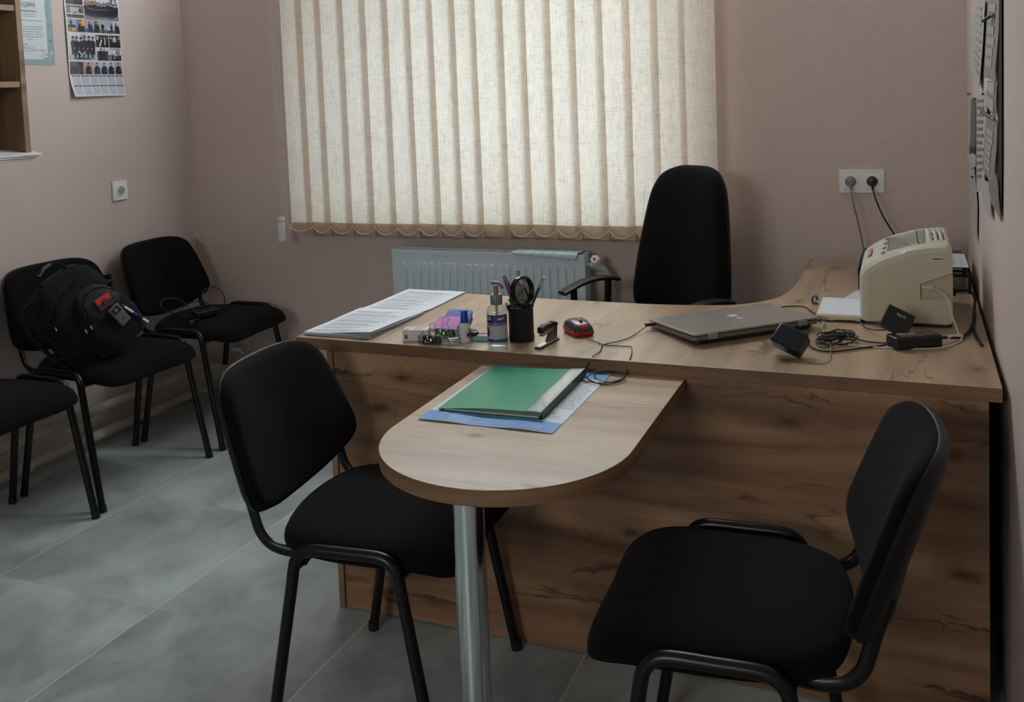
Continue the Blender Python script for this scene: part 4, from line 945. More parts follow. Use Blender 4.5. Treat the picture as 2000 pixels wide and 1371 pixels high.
# output recess on the top, cut out of the housing
def top_z(x):
    P = sorted([(a, b) for a, b in outer[1:10]]); 
    for (a, b), (c, d) in zip(P, P[1:]):
        if a <= x <= c: return b+(d-b)*(x-a)/(c-a)
    return .96
cut = MB().prism([(-.052, .99), (-.052, .932), (.030, .905), (.044, .905), (.044, .99)], PY0+.055, PY1-.040, axis=1)
cto = cut.build('recess_cutter', M('recess_grey', (150, 156, 146), .45))
bm_ = bo.modifiers.new('recess', 'BOOLEAN'); bm_.operation = 'DIFFERENCE'; bm_.object = cto; bm_.solver = 'EXACT'
notch = MB().prism([(.027, .823), (.027, .861), (.110, .893), (.110, .823)], PY0-.02, PY0+.050, axis=1)
nto = notch.build('notch_cutter', BEIGE)
bm2 = bo.modifiers.new('notch', 'BOOLEAN'); bm2.operation = 'DIFFERENCE'; bm2.object = nto; bm2.solver = 'EXACT'
# vents
vc = MB()
for x, y_a, y_b in ((.058, PY0+.09, PY0+.15), (.058, PY0+.17, PY0+.23), (.071, PY0+.09, PY0+.23), (.084, PY0+.09, PY0+.23)):
    vc.prism([(x, .95), (x+.0045, .95), (x+.0045, .98), (x, .98)], y_a, y_b, axis=1)
vco = vc.build('vent_cutter', BEIGE); bm3 = bo.modifiers.new('vents', 'BOOLEAN'); bm3.operation = 'DIFFERENCE'; bm3.object = vco; bm3.solver = 'EXACT'
dg = bpy.context.evaluated_depsgraph_get(); dg.update()
nm = bpy.data.meshes.new_from_object(bo.evaluated_get(dg)); bo.modifiers.clear(); bo.data = nm
for o_ in (cto, nto, vco): bpy.data.objects.remove(o_)
# side panel of a slightly darker beige let into the near side
sp_ = [(-.097, .762), (-.098, .872), (-.093, .888), (-.080, .899), (-.055, .909), (-.028, .919), (.030, .936), (.060, .941), (.102, .944), (.102, .893), (.0265, .8625), (.0265, .8215), (.102, .8215), (.102, .766), (.094, .760)]
MB().prism(sp_, PY0-.002, PY0+.006, axis=1).build('side_cover', BEIGE, pr, bevel=.0014)
MB().b2((.028, PY0+.010, .824), (.103, PY0+.014, .888)).build('port_panel', M('port_shadow_beige', (176, 166, 142), .5), pr)
MB().b2((.050, PY0-.0028, .9235), (.086, PY0-.001, .9345)).build('name_plate', BEIGEC, pr, bevel=.0005)
S = Sheet(lambda a, b, h: Vector((a, PY0-.003-h, b)), .0002); S.lines(.0555, .083, .929, 1, .003, .0032, (74, 64, 50), 1, .0, rnd); S.build('name_lettering', PRINT, pr, smooth=False)
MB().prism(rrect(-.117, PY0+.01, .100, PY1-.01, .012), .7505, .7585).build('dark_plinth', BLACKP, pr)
# slots and pink film strip on the front cover
for k in range(4):
    MB().box((-.063+.002*k, PY0+.05+.07*k, .933+.0012*k), (.010, .012, .002), Matrix.Rotation(rotd(-28), 3, 'Y')).build('cover_latch', M('latch_grey', (96, 92, 78), .5), pr)
m_ = MB().box((-.099, PY0+.17, .912), (.012, .11, .0012), Matrix.Rotation(rotd(-42), 3, 'Y')); m_.build('pink_strip', M('faded_pink', (188, 120, 118), .5), pr)
fl_ = MB().prism([(-.050, .9325), (.030, .9065), (.0435, .9065), (.0435, .9055), (.028, .9055), (-.052, .9315)], PY0+.056, PY1-.041, axis=1)
fl_.build('output_bed', M('recess_grey', (150, 156, 146), .45), pr)
MB().tube(cat([(.020, PY0+.24, .965), (.024, PY0+.215, .938), (.036, PY0+.20, .925)], 4), .0014, seg=6).build('wire_stop', BLACKP, pr)
# paper tray in front (to the left)
ty0, ty1 = 2.672, 2.900
MB().b2((-.232, ty0, .752), (-.119, ty1, .766)).build('paper_tray', M('cream_plastic', (206, 196, 160), .45), pr, bevel=.002)
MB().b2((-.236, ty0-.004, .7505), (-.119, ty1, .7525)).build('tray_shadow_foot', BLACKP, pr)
MB().tube([(.030, PY0+.012, .852), (.058, PY0+.006, .8525)], .0055, .0038, seg=10).build('usb_plug', M('white_cable', (196, 192, 184), .45), pr)
MB().tube(cat([(.056, PY0+.006, .8525), (.070, 2.635, .853), (.087, 2.61, .8385), (.098, 2.588, .800), (.110, 2.565, .764), (.116, 2.54, .7535), (.098, 2.500, .7525), (.072, 2.462, .7525), (.015, 2.436, .7525), (-.053, 2.430, .7525), (-.112, 2.430, .7525), (-.155, 2.452, .7525), (-.185, 2.50, .7525), (-.208, 2.575, .753), (-.208, 2.63, .757), (-.217, 2.655, .754), (-.25, 2.69, .7525), (-.30, 2.76, .7525), (-.335, 2.775, .753), (-.36, 2.77, .760)], 6), .0019, seg=8, up=(0, 0, 1)).build('usb_cable', WHITEC, pr)
MB().tube([(.100, 2.90, .796), (.118, 2.90, .797)], .012, .010, seg=10).build('mains_plug', BLACKP, pr)
MB().tube(cat([(.112, 2.90, .797), (.142, 2.90, .802), (.160, 2.895, .795), (.166, 2.89, .775), (.163, 2.88, .756), (.160, 2.80, .7535), (.152, 2.70, .7535), (.150, 2.62, .7535), (.158, 2.5, .7535)], 6), .0036, seg=8, up=(0, 1, 0)).build('mains_cable', BLACKC, pr)
# paper on the tray
S = Sheet(flat((-.2285, ty0+.006, .7685), (1, 0, 0), (0, 1, 0)), .0003); S.base(.108, .205, (214, 220, 226), 1, 1, t=.0022)
tag(S.build('paper_sheet', PRINT, smooth=False), 'white blank paper lying on the printer tray', 'paper')
S = Sheet(stack_fn((-.185, 2.935, DZ+.0004), rotd(-14), lambda a, b: 0), .0003); S.base(.10, .15, (206, 214, 222), 1, 1, t=.0003); S.lines(.01, .09, .05, 5, .008, .0016, (150, 158, 176), 1, .3, rnd)
tag(S.build('paper_note', PRINT, smooth=False), 'handwritten white note on the desk behind the printer tray', 'paper')
ge = thing('desk_clip', 'small blue grey plastic clip on the desk beside the printer tray', 'clip', (-.252, 2.878, DZ), rotd(10))
MB().b2((-.008, -.012, 0), (.008, .012, .003)).build('clip_foot', M('slate_plastic', (84, 96, 112), .4), ge, bevel=.001)
MB().tube(cat([(-.006, 0, .002), (-.007, 0, .016), (.0, 0, .023), (.007, 0, .018), (.006, 0, .010)], 4), .0035, .007, seg=10, up=(0, 1, 0)).build('clip_arch', M('slate_plastic', (84, 96, 112), .4), ge)

# letter tray with green folders behind the printer
lt = thing('letter_tray', 'black letter tray standing on the desk behind the printer', 'tray', (0, 0, 0))
m_ = MB(); m_.b2((-.145, 3.105, .797), (.170, 3.44, .801)); m_.b2((-.145, 3.105, .797), (-.141, 3.44, .812)); m_.b2((.166, 3.105, .797), (.170, 3.44, .812)); m_.b2((-.145, 3.436, .797), (.170, 3.44, .812))
m_.build('tray_base', BLACKP, lt, bevel=.001)
for x in (-.14, .165):
    for y in (3.11, 3.43): MB().b2((x-.004, y-.004, .7503), (x+.004, y+.004, .798)).build('tray_post', BLACKP, lt)
GRN = M('green_folder', (18, 74, 54), .4)
for k, (z, lab) in enumerate(((.802, 'dark green folder in the black letter tray, lower of the two'), (.814, 'dark green folder in the black letter tray, upper of the two'))):
    f_ = thing('folder', lab, 'folder', (.010, 3.272, z), rotd(k*.8), 'green folders in the letter tray')
    MB().b2((-.148, -.155, 0), (.148, .155, .002)).build('back_cover', GRN, f_, bevel=.0005); MB().b2((-.134, -.150, .002), (.134, .150, .0075)).build('pages', M('page_edges', (190, 194, 192), .7), f_); MB().b2((-.148, -.155, .0075), (.148, .155, .0095)).build('front_cover', GRN, f_, bevel=.0005)
S = Sheet(flat((.050, 3.120, .8248), (1, 0, 0), (0, 1, 0)), .0003); S.base(.113, .235, (204, 210, 220), 1, 1, t=.0006)
for k in range(5): S.lines(.012+.02*k, .02+.02*k, .12, 12, .009, .003, (160, 166, 184), 1, .1, rnd)
tag(S.build('paper_sheet', PRINT, smooth=False), 'white sheet lying on the green folders behind the printer', 'paper')

# ---------------------------------------------------------------- on the extension: poster sheet and green report file
ZT = .7190
def poster():
    def fn(a, b, h): return Vector((-.953+a, 1.748+b, ZT+.0008+.0012*(1+math.sin(a*34+b*6))*(1 if b < .08 else .4)*max(0, 1-b*2)+h))
    S = Sheet(fn, .00035); W_, H_ = .300, .412
    S.base(W_, H_, (204, 214, 224), 20, 14, t=.0003)
    S.rect(0, 0, W_, .058, (76, 142, 208), 1, .02).rect(.0, .058, W_, .062, (150, 190, 224), 1, .02)
    for u, c in ((.06, (96, 158, 218)), (.20, (58, 124, 198))): S.rect(u, .001, u+.05, .057, c, 2, .02)
    S.text('•102•', .022, .040, .014, (222, 232, 240), 3).text('0 800 500 335', .100, .036, .013, (222, 232, 240), 3).text('•15-47•', .235, .024, .014, (222, 232, 240), 3).text('116 123', .098, .012, .014, (210, 224, 238), 3)
    S.lines(.02, .09, .030, 3, .008, .002, (180, 208, 232), 3, .2, rnd).lines(.17, .22, .024, 2, .008, .002, (180, 208, 232), 3, .2, rnd).lines(.225, .295, .016, 2, .006, .002, (180, 208, 232), 3, .2, rnd)
    S.rect(0, H_-.05, W_, H_, (70, 140, 196), 1, .02)
    S.lines(.01, .135, .110, 6, .0075, .0026, (126, 136, 150), 1, .2, rnd).lines(.155, .29, .118, 6, .0075, .0026, (126, 136, 150), 1, .3, rnd)
    S.poly([(.142, .072), (.150, .095), (.156, .094), (.150, .078)], (40, 80, 160), 2)
    for k in range(18):
        S.lines(.245, .296, .150+k*.0125, 1, .01, .0026, (170, 70, 84) if k % 5 == 2 else (110, 118, 134), 1, .3, rnd)
    S.rect(.262, H_-.078, .272, H_-.060, (160, 44, 56), 2)
    return tag(S.build('poster_sheet', PRINT, angle=80), 'blue and white information sheet under the green report file', 'poster')
poster()
fo = thing('report_file', 'green plastic report file with a clear spine strip on the table extension', 'folder', (-.934, 1.806, ZT+.0035), rotd(1.5))
def ff(hh, bulge):
    return lambda a, b, h: Vector((a, b+.0, hh+bulge*math.sin(PI*min(1, a/.235))*max(0, 1-b/.22)*.6+bulge*(a/.235)**2*.9+h))
GF = M('bright_green_file', (10, 150, 108), .32, spec=.6)
for nm_, hh, bg in (('back_cover', .0, .000), ('front_cover', .004, .011)):
    S = Sheet(ff(hh, bg), .0003); S.base(.236, .322, (10, 146, 104) if nm_ == 'front_cover' else (8, 110, 80), 18, 10, t=.0012); S.build(nm_, print_mat('green_film', .42, .0, .3), fo, angle=80)
S = Sheet(lambda a, b, h: ff(.004, .011)(a, b, h+.0006), .0003); S.rect(.199, .001, .234, .321, (186, 200, 206), 1, .02).rect(.206, .01, .226, .30, (206, 214, 218), 2, .02).rect(.197, .001, .1985, .321, (40, 168, 130), 1, .02); S.build('spine_strip', print_mat('glossy_strip', .2, .6), fo, angle=80)
m_ = MB(); m_.b2((.2345, .0, .0), (.2362, .322, .017)); m_.build('spine', M('dark_green_film', (10, 70, 56), .35), fo, bevel=.0005)
MB().b2((.012, .006, .0005), (.226, .312, .0022)).build('pages', PAPER, fo)

# ================================================================ LEFT WALL
# open wooden wall cabinet, right part in view
W_SHV = wood('shelf_oak_vertical', 2, 0, c0=(104, 82, 60), c1=(140, 114, 84), c2=(164, 138, 104), off=3.0, rough=.5)
W_SHH = wood('shelf_oak_horizontal', 1, 0, c0=(104, 82, 60), c1=(140, 114, 84), c2=(164, 138, 104), off=6.0, rough=.5)
sh = thing('wall_shelf', 'open wooden wall shelf at the top left, holding papers', 'shelf', (XL, 0, 0))
SD, SY0, SY1, SZ0 = .300, 1.55, 2.492, 1.222
MB().b2((.002, SY1-.022, SZ0), (SD, SY1, 2.25)).build('side_board', W_SHV, sh, bevel=.0006, smooth=False)
MB().b2((.002, SY0, SZ0), (SD, SY0+.022, 2.25)).build('side_board', W_SHV, sh, bevel=.0006, smooth=False)
MB().b2((.002, SY0+.022, SZ0+.02), (.008, SY1-.022, 2.23)).build('back_board', W_SHH, sh, smooth=False)
for z in (SZ0, 1.478, 1.742, 2.23): MB().b2((.008, SY0+.022, z-.0), (SD-.003, SY1-.022, z+.020)).build('shelf_board', W_SHH, sh, bevel=.0006, smooth=False)
for k, z in enumerate((1.2445, 1.2520, 1.2595)):
    S = Sheet(stack_fn((XL+.098, 2.19+.012*k, z), rotd(1.5-k*1.3), lambda a, b: .0015*math.sin(a*20)-.012*max(0, (a-.12)/.1)*(1 if a > .12 else 0)), .0003)
    S.base(.226, .300, [(196, 196, 192), (206, 208, 210), (214, 216, 218)][k], 8, 4, t=.0058)
    S.rect(.002, .002, .02, .30, (60, 62, 70), 1) if k == 2 else None
    tag(S.build('booklet', PRINT, angle=60), ('bottom', 'middle', 'top')[k]+' booklet of three stacked on the lowest board of the wall shelf', 'booklet', 'booklets on the wall shelf')
S = Sheet(stack_fn((XL+.106, 2.24, 1.4985), rotd(3), lambda a, b: 0), .0003); S.base(.16, .2, (224, 206, 150), 1, 1, t=.004)
tag(S.build('paper_pad', PRINT), 'yellowish paper pad on the middle board of the wall shelf', 'note pad')

# certificate
def cert(a, b, h): return Vector((XL+.0012+.0012*math.sin(b*9)**2+h, 2.688+a, 1.5726+b))
S = Sheet(cert, .0004); CW, CH = .209, .297
S.base(CW, CH, (132, 158, 166), 4, 8, t=.0003)
S.rect(.0, .030, .178, CH, (196, 206, 210), 1).poly([(.06, .022), (.15, .022), (.165, .034), (.178, .05), (.178, .031), (.0, .031), (.0, .022)], (196, 206, 210), 1)
for k in range(16):
    a = rnd.uniform(.150, .200); b = rnd.uniform(.02, .062); S.ell(a, b, rnd.uniform(.003, .007), rnd.uniform(.002, .005), rnd.choice([(188, 204, 208), (150, 176, 184), (168, 190, 196)]), 2, 8)
for k in range(14):
    a = rnd.uniform(.175, .205); b = rnd.uniform(.08, .28); S.ell(a, b, .006, .004, rnd.choice([(150, 176, 184), (120, 150, 160)]), 2, 8)
S.text('ПОДЯКА', .093, .226, .024, (104, 100, 100), 3, 'c', .78).rect(.035, .220, .155, .2206, (150, 140, 132), 2).text('оголошується', .093, .205, .0135, (70, 76, 92), 3, 'c', .9)
for z, n_, a0, a1 in ((.196, 1, .07, .125), (.188, 1, .07, .125), (.172, 1, .03, .165), (.149, 1, .03, .165), (.139, 1, .03, .16), (.129, 1, .03, .155), (.119, 1, .03, .165), (.109, 1, .04, .16), (.099, 1, .085, .11), (.081, 1, .03, .085), (.074, 1, .03, .06), (.067, 1, .03, .07), (.058, 1, .115, .165)):
    S.lines(a0, a1, z, n_, .01, .0024, (104, 112, 124), 2, .02, rnd)
for k in range(26):
    a = .065+.05*k/26; S.rect(a, .062+.012*math.sin(k*.9), a+.0026, .0632+.012*math.sin(k*.9+.4), (120, 128, 150), 3)
# wreath of flowers and the shield at the head of the page
for k in range(34):
    a = rnd.uniform(.0, .19); b = .272+rnd.uniform(0, .024); S.ell(a, b, rnd.uniform(.004, .009), rnd.uniform(.003, .006), rnd.choice([(216, 172, 60), (60, 120, 170), (120, 160, 110), (226, 200, 120), (90, 150, 190)]), 2, 8)
S.ell(.063, .279, .016, .015, (206, 164, 56), 3).ell(.124, .279, .016, .015, (206, 164, 56), 3).ell(.064, .279, .008, .009, (56, 40, 26), 4).ell(.122, .279, .008, .009, (56, 40, 26), 4)
S.poly([(.072, .297), (.072, .268), (.093, .254), (.114, .268), (.114, .297)], (52, 56, 96), 5).poly([(.077, .297), (.077, .272), (.093, .262), (.109, .272), (.109, .297)], (220, 216, 196), 6)
for a in (.082, .0915, .101): S.rect(a, .272, a+.003, .296, (120, 108, 70), 7)
S.rect(.082, .272, .104, .2745, (120, 108, 70), 7)
tag(S.build('certificate', PRINT, smooth=False), 'pale blue framed certificate of thanks on the left wall beside the shelf', 'certificate')

# photo calendar (one sheet, curled at the foot)
KW, KH = .297, .420
def calf(a, b, h):
    lift = .018*max(0, 1-b/.11)**2*(.35+.65*(1-a/KW))+.002+.010*math.sin(PI*min(1, max(0, (b-.05)/.37)))*(1-a/KW)*.5
    return Vector((XL+lift+h, 2.962+a+.010*max(0, 1-b/.09)*(1-a/KW)*.9, 1.4437+b))
S = Sheet(calf, .0005); S.base(KW, KH, (206, 208, 216), 10, 20, t=.0004)
SKIN = (168, 122, 100); NAVY = (22, 24, 40)
def person(a, b, s_, c=NAVY, bust=False, skin=SKIN, lay=3):
    S.ell(a, b+s_*.86, s_*.085, s_*.11, skin, lay, 8); S.ell(a, b+s_*.93, s_*.088, s_*.06, (30, 26, 26), lay+1, 8)
    if bust: S.poly([(a-s_*.34, b), (a-s_*.32, b+s_*.48), (a-s_*.13, b+s_*.70), (a+s_*.13, b+s_*.70), (a+s_*.32, b+s_*.48), (a+s_*.34, b)], c, lay)
    else:
        S.poly([(a-s_*.15, b+s_*.40), (a-s_*.17, b+s_*.70), (a-s_*.06, b+s_*.76), (a+s_*.06, b+s_*.76), (a+s_*.17, b+s_*.70), (a+s_*.15, b+s_*.40)], c, lay)
        S.poly([(a-s_*.12, b), (a-s_*.13, b+s_*.42), (a+s_*.13, b+s_*.42), (a+s_*.12, b), (a+s_*.03, b), (a, b+s_*.3), (a-s_*.03, b)], c, lay)
def photo(a0, b0, a1, b1, sky, gnd, hz=.3):
    S.rect(a0, b0, a1, b1, sky, 1, .02).rect(a0, b0, a1, b0+(b1-b0)*hz, gnd, 2, .02)
# bottom: month blocks
for r_i in range(2):
    for c_i in range(6):
        a = .012+c_i*.0475; b = .052-.0*r_i+.0; b = (.047 if r_i == 0 else .006)
        S.rect(a, b+.036, a+.043, b+.0405, (28, 30, 78), 1, .02).rect(a+.002, b+.002, a+.041, b+.034, (186, 192, 202), 1, .02).rect(a+.014, b+.0373, a+.030, b+.0389, (150, 154, 190), 2)
        for q in range(5): S.lines(a+.005, a+.038, b+.030-q*.006, 1, .006, .0012, (158, 164, 178), 2, .1, rnd)
# portraits row
x = .006
for wd, sky, cc in ((.070, (70, 68, 66), None), (.050, (190, 150, 140), NAVY), (.040, (176, 180, 196), (26, 30, 56)), (.036, (176, 190, 206), NAVY), (.038, (176, 190, 206), (20, 22, 30)), (.042, (168, 160, 156), (24, 28, 48))):
    photo(x, .092, x+wd, .144, sky, (60, 60, 66) if cc is None else sky)
    if cc is None:
        person(x+.018, .092, .05, (30, 28, 32), True); person(x+.048, .092, .046, (58, 46, 42), True); S.rect(x+.045, .126, x+.069, .140, (36, 44, 52), 2)
    else:
        person(x+wd*.5, .093, .049, cc, True); S.rect(x+wd*.62, .106, x+wd*.70, .111, (170, 176, 196), 6)
    x += wd+.0018
# big group photo left, four at right
photo(.008, .150, .150, .262, (196, 200, 210), (170, 172, 186), .25); S.rect(.070, .235, .10, .258, (150, 170, 200), 2)
for k in range(6): person(.028+k*.021+rnd.uniform(-.002, .002), .172+rnd.uniform(-.003, .004), .078, (24, 26, 44))
for k in range(5): person(.036+k*.023, .158, .05, (30, 28, 50))
S.poly([(.050, .186), (.070, .168), (.090, .184), (.088, .188), (.070, .173), (.053, .190)], (216, 214, 216), 7).poly([(.058, .166), (.070, .180), (.084, .162), (.080, .160), (.070, .172), (.062, .162)], (150, 148, 160), 8)
S.ell(.075, .157, .05, .004, (60, 60, 76), 3)
photo(.152, .206, .224, .258, (66, 64, 64), (44, 42, 46)); [person(.162+k*.017, .208, .046, (26, 26, 32)) for k in range(4)]; S.poly([(.165, .21), (.18, .24), (.186, .238), (.172, .208)], (210, 212, 216), 6).rect(.197, .215, .202, .245, (214, 214, 214), 6).rect(.154, .236, .164, .252, (190, 194, 200), 6)
photo(.228, .206, .291, .258, (40, 38, 40), (28, 24, 26)); S.ell(.256, .24, .012, .012, (180, 184, 190), 4); S.ell(.236, .246, .005, .005, (190, 190, 190), 4); S.ell(.282, .246, .005, .008, (150, 170, 90), 4); [person(.24+k*.018, .206, .032, (26, 22, 26)) for k in range(3)]
photo(.156, .150, .216, .204, (196, 206, 216), (70, 58, 54), .3); S.rect(.156, .164, .216, .190, (74, 52, 44), 2); person(.176, .151, .052, (28, 24, 26)); person(.194, .158, .042, (44, 36, 34))
photo(.220, .150, .291, .204, (196, 202, 206), (40, 48, 74), .45); S.rect(.224, .198, .288, .201, (110, 114, 118), 3).ell(.272, .186, .010, .009, (36, 38, 48), 4).ell(.272, .186, .005, .005, (214, 214, 214), 5); S.poly([(.235, .186), (.25, .170), (.265, .168), (.275, .178), (.262, .174), (.25, .176)], (178, 140, 134), 4).rect(.246, .160, .252, .166, (226, 226, 226), 4); S.poly([(.220, .154), (.226, .176), (.236, .178), (.232, .150)], (96, 134, 170), 4)
# row of seven
x = .008
for wd, sky, gnd, kind in ((.043, (150, 158, 176), (150, 104, 60), 'd'), (.050, (110, 120, 160), (90, 96, 110), 'b'), (.040, (150, 160, 184), (70, 84, 124), 'p'), (.028, (130, 136, 142), (70, 74, 80), 't'), (.038, (150, 164, 166), (100, 104, 108), 'r'), (.038, (140, 160, 186), (70, 76, 88), 'c'), (.038, (180, 192, 206), (90, 92, 98), 'w')):
    photo(x, .266, x+wd, .318, sky, gnd)
    m0 = x+wd/2
    if kind == 'b': S.rect(x+.020, .292, x+wd-.004, .317, (222, 160, 74), 3); person(m0, .266, .05, (18, 18, 22), True)
    elif kind == 'r': S.ell(m0, .294, .009, .009, (24, 24, 30), 4); person(m0, .266, .03, (44, 46, 60))
    elif kind == 'd': person(m0-.004, .284, .036, (24, 26, 36)); S.rect(x+.002, .284, x+wd-.004, .294, (40, 30, 30), 4).ell(m0+.006, .276, .011, .005, (196, 170, 110), 5)
    elif kind == 'c': S.rect(x+.002, .280, x+.022, .292, (214, 220, 226), 3).rect(x+.004, .285, x+.020, .288, (60, 90, 150), 4); person(x+.029, .272, .036, (24, 26, 44))
    else: person(m0-.003, .268, .044, (34, 42, 84) if kind == 'p' else (22, 22, 28)); person(m0+.009, .268, .036, (40, 46, 80) if kind == 'p' else (24, 24, 30))
    x += wd+.0018
# top photos
photo(.008, .323, .098, .375, (120, 96, 88), (90, 84, 84), .25); S.rect(.026, .340, .080, .366, (170, 172, 174), 2)
for a in (.02, .05, .082): S.ell(a, .340, .013, .008, (196, 200, 206), 4).ell(a, .334, .011, .003, (34, 36, 44), 5).rect(a-.008, .342, a+.008, .347, (48, 54, 70), 5)
person(.078, .333, .038, (24, 24, 32))
photo(.102, .320, .291, .400, (176, 190, 196), (128, 124, 126), .22)
for k in range(15): person(.110+k*.0122, .334+.006*math.sin(k*.45)**2+(.0 if k % 2 else .004), .055, (24, 26, 42))
for k in range(11): person(.130+k*.0128, .331+.002*math.cos(k), .040, (30, 28, 46))
photo(.008, .378, .096, .419, (70, 72, 86), (30, 30, 44)); [person(.018+k*.014, .380+.003*(k % 2), .036, (26, 26, 40)) for k in range(6)]
S.text('2022', .106, .394, .030, (176, 122, 92), 6, 'l', 1.1).ell(.133, .404, .010, .011, (206, 186, 84), 7).ell(.263, .400, .019, .020, (222, 224, 230), 6).ell(.263, .400, .0165, .0175, (38, 44, 100), 7).ell(.263, .400, .010, .0105, (206, 206, 216), 8)
for k in range(8): a = 2*PI*k/8; S.poly([(.263+.0045*math.cos(a+.4), .400+.0045*math.sin(a+.4)), (.263+.0125*math.cos(a), .400+.0125*math.sin(a)), (.263+.0045*math.cos(a-.4), .400+.0045*math.sin(a-.4))], (170, 150, 160), 9)
tag(S.build('wall_calendar', PRINT_G, smooth=False), 'wall calendar with many small photos and the year 2022 on the left wall', 'calendar')

# ================================================================ RIGHT WALL NOTICES
def hang(nm, lab, pts, col, cat_='notice', marks=(), grp=None, t=.0006, mt=PRINT):
    """a hanging sheet given by its outline points (x stand-off, y, z)"""
    P = [Vector(p) for p in pts]; n = len(P)
    m_ = MB(); c = lin(col)
    m_.add([p for p in P]+[p+Vector((t, 0, 0)) for p in P], [tuple(range(n)), tuple(range(2*n-1, n-1, -1))]+[(i, (i+1) % n, n+(i+1) % n, n+i) for i in range(n)], 0, c)
    for (u0, v0, u1, v1, mc) in marks:      # bilinear marks in the sheet's corner frame: P[0] top far, P[1] top near, foot far, foot near
        q = [P[0], P[1], P[-1] if n == 4 else P[n-1], P[2]]
        q = marksq(P)
        def at(u, v): return q[0]*(1-u)*(1-v)+q[1]*u*(1-v)+q[2]*(1-u)*v+q[3]*u*v+Vector((-.0012, 0, 0))
        m_.add([at(u0, v0), at(u1, v0), at(u1, v1), at(u0, v1)], [(0, 1, 2, 3)], 0, lin(mc))
    return tag(m_.build(nm, mt, smooth=False), lab, cat_, grp)
def marksq(P):
    # far = larger y
    top = sorted(P, key=lambda p: -p.z)[:2]; bot = sorted(P, key=lambda p: p.z)[:2]
    tf, tn = sorted(top, key=lambda p: -p.y); bf_, bn = sorted(bot, key=lambda p: -p.y)
    return [tf, tn, bf_, bn]
def rows(n, c, a=.12, b=.88, v0=.08, v1=.9, th=.45):
    out = []
    for k in range(n):
        v = v0+(v1-v0)*k/n; out.append((a, v, b-.15*rnd.random(), v+(v1-v0)/n*th, c))
    return out
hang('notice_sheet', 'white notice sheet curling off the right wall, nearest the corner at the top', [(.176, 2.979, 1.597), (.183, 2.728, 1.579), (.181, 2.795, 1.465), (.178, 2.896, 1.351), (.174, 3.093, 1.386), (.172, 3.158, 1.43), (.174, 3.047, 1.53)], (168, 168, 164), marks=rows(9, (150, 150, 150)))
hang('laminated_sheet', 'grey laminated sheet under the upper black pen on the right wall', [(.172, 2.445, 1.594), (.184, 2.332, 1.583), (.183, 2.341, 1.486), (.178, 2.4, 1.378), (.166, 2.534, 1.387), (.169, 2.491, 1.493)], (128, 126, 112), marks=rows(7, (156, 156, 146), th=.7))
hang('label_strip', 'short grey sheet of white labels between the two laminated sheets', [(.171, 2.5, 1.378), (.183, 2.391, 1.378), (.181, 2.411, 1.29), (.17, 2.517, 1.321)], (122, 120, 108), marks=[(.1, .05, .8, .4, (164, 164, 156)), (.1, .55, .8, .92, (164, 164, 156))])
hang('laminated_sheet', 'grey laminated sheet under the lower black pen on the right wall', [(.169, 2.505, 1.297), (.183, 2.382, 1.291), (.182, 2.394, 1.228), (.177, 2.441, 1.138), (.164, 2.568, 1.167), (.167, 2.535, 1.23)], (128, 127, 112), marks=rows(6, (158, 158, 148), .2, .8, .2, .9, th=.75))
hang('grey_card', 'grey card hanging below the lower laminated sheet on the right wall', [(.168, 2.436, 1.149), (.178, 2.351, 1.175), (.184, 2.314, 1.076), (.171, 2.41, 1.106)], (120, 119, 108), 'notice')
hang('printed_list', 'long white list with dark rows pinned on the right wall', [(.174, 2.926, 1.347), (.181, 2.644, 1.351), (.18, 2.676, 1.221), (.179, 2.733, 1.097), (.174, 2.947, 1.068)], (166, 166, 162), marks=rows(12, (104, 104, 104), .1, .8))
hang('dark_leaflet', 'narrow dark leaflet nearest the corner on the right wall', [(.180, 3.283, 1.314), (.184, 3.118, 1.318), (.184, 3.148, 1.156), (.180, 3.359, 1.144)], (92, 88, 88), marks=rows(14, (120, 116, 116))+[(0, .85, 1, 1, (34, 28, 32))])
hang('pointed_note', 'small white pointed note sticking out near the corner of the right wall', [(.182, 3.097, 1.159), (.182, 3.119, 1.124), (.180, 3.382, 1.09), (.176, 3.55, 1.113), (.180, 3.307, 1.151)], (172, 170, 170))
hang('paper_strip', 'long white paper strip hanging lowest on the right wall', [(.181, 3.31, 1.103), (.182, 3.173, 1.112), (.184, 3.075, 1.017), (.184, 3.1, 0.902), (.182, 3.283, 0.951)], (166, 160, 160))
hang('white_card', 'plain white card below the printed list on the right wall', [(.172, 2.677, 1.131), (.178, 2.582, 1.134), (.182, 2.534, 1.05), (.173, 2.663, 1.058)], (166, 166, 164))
hang('dark_wall_strip', 'narrow black strip behind the laminated sheets on the right wall', [(.1848, 2.363, 1.60), (.1848, 2.290, 1.60), (.1848, 2.297, 1.224), (.1848, 2.314, 1.075), (.1848, 2.382, 1.126)], (14, 9, 9), 'board', t=.001, mt=print_mat('matt_black', 1.0))  # flat matt black strip close against the wall
def pen(lab, a, b, m_, nm='pen', r=.0042):
    t = thing(nm, lab, 'pen', a); d = Vector(b)-Vector(a)
    MB().tube([(0, 0, 0), d*.82], r, seg=10).build('barrel', m_, t); MB().tube([d*.82, d], r*.8, seg=10).build('pen_end', M('pen_grey', (120, 122, 118), .4), t)
pen('black pen clipped over the upper laminated sheet on the right wall', (.158, 2.431, 1.513), (.176, 2.385, 1.524), BLACKP)
pen('black pen clipped over the lower laminated sheet on the right wall', (.156, 2.445, 1.309), (.175, 2.356, 1.294), BLACKP)
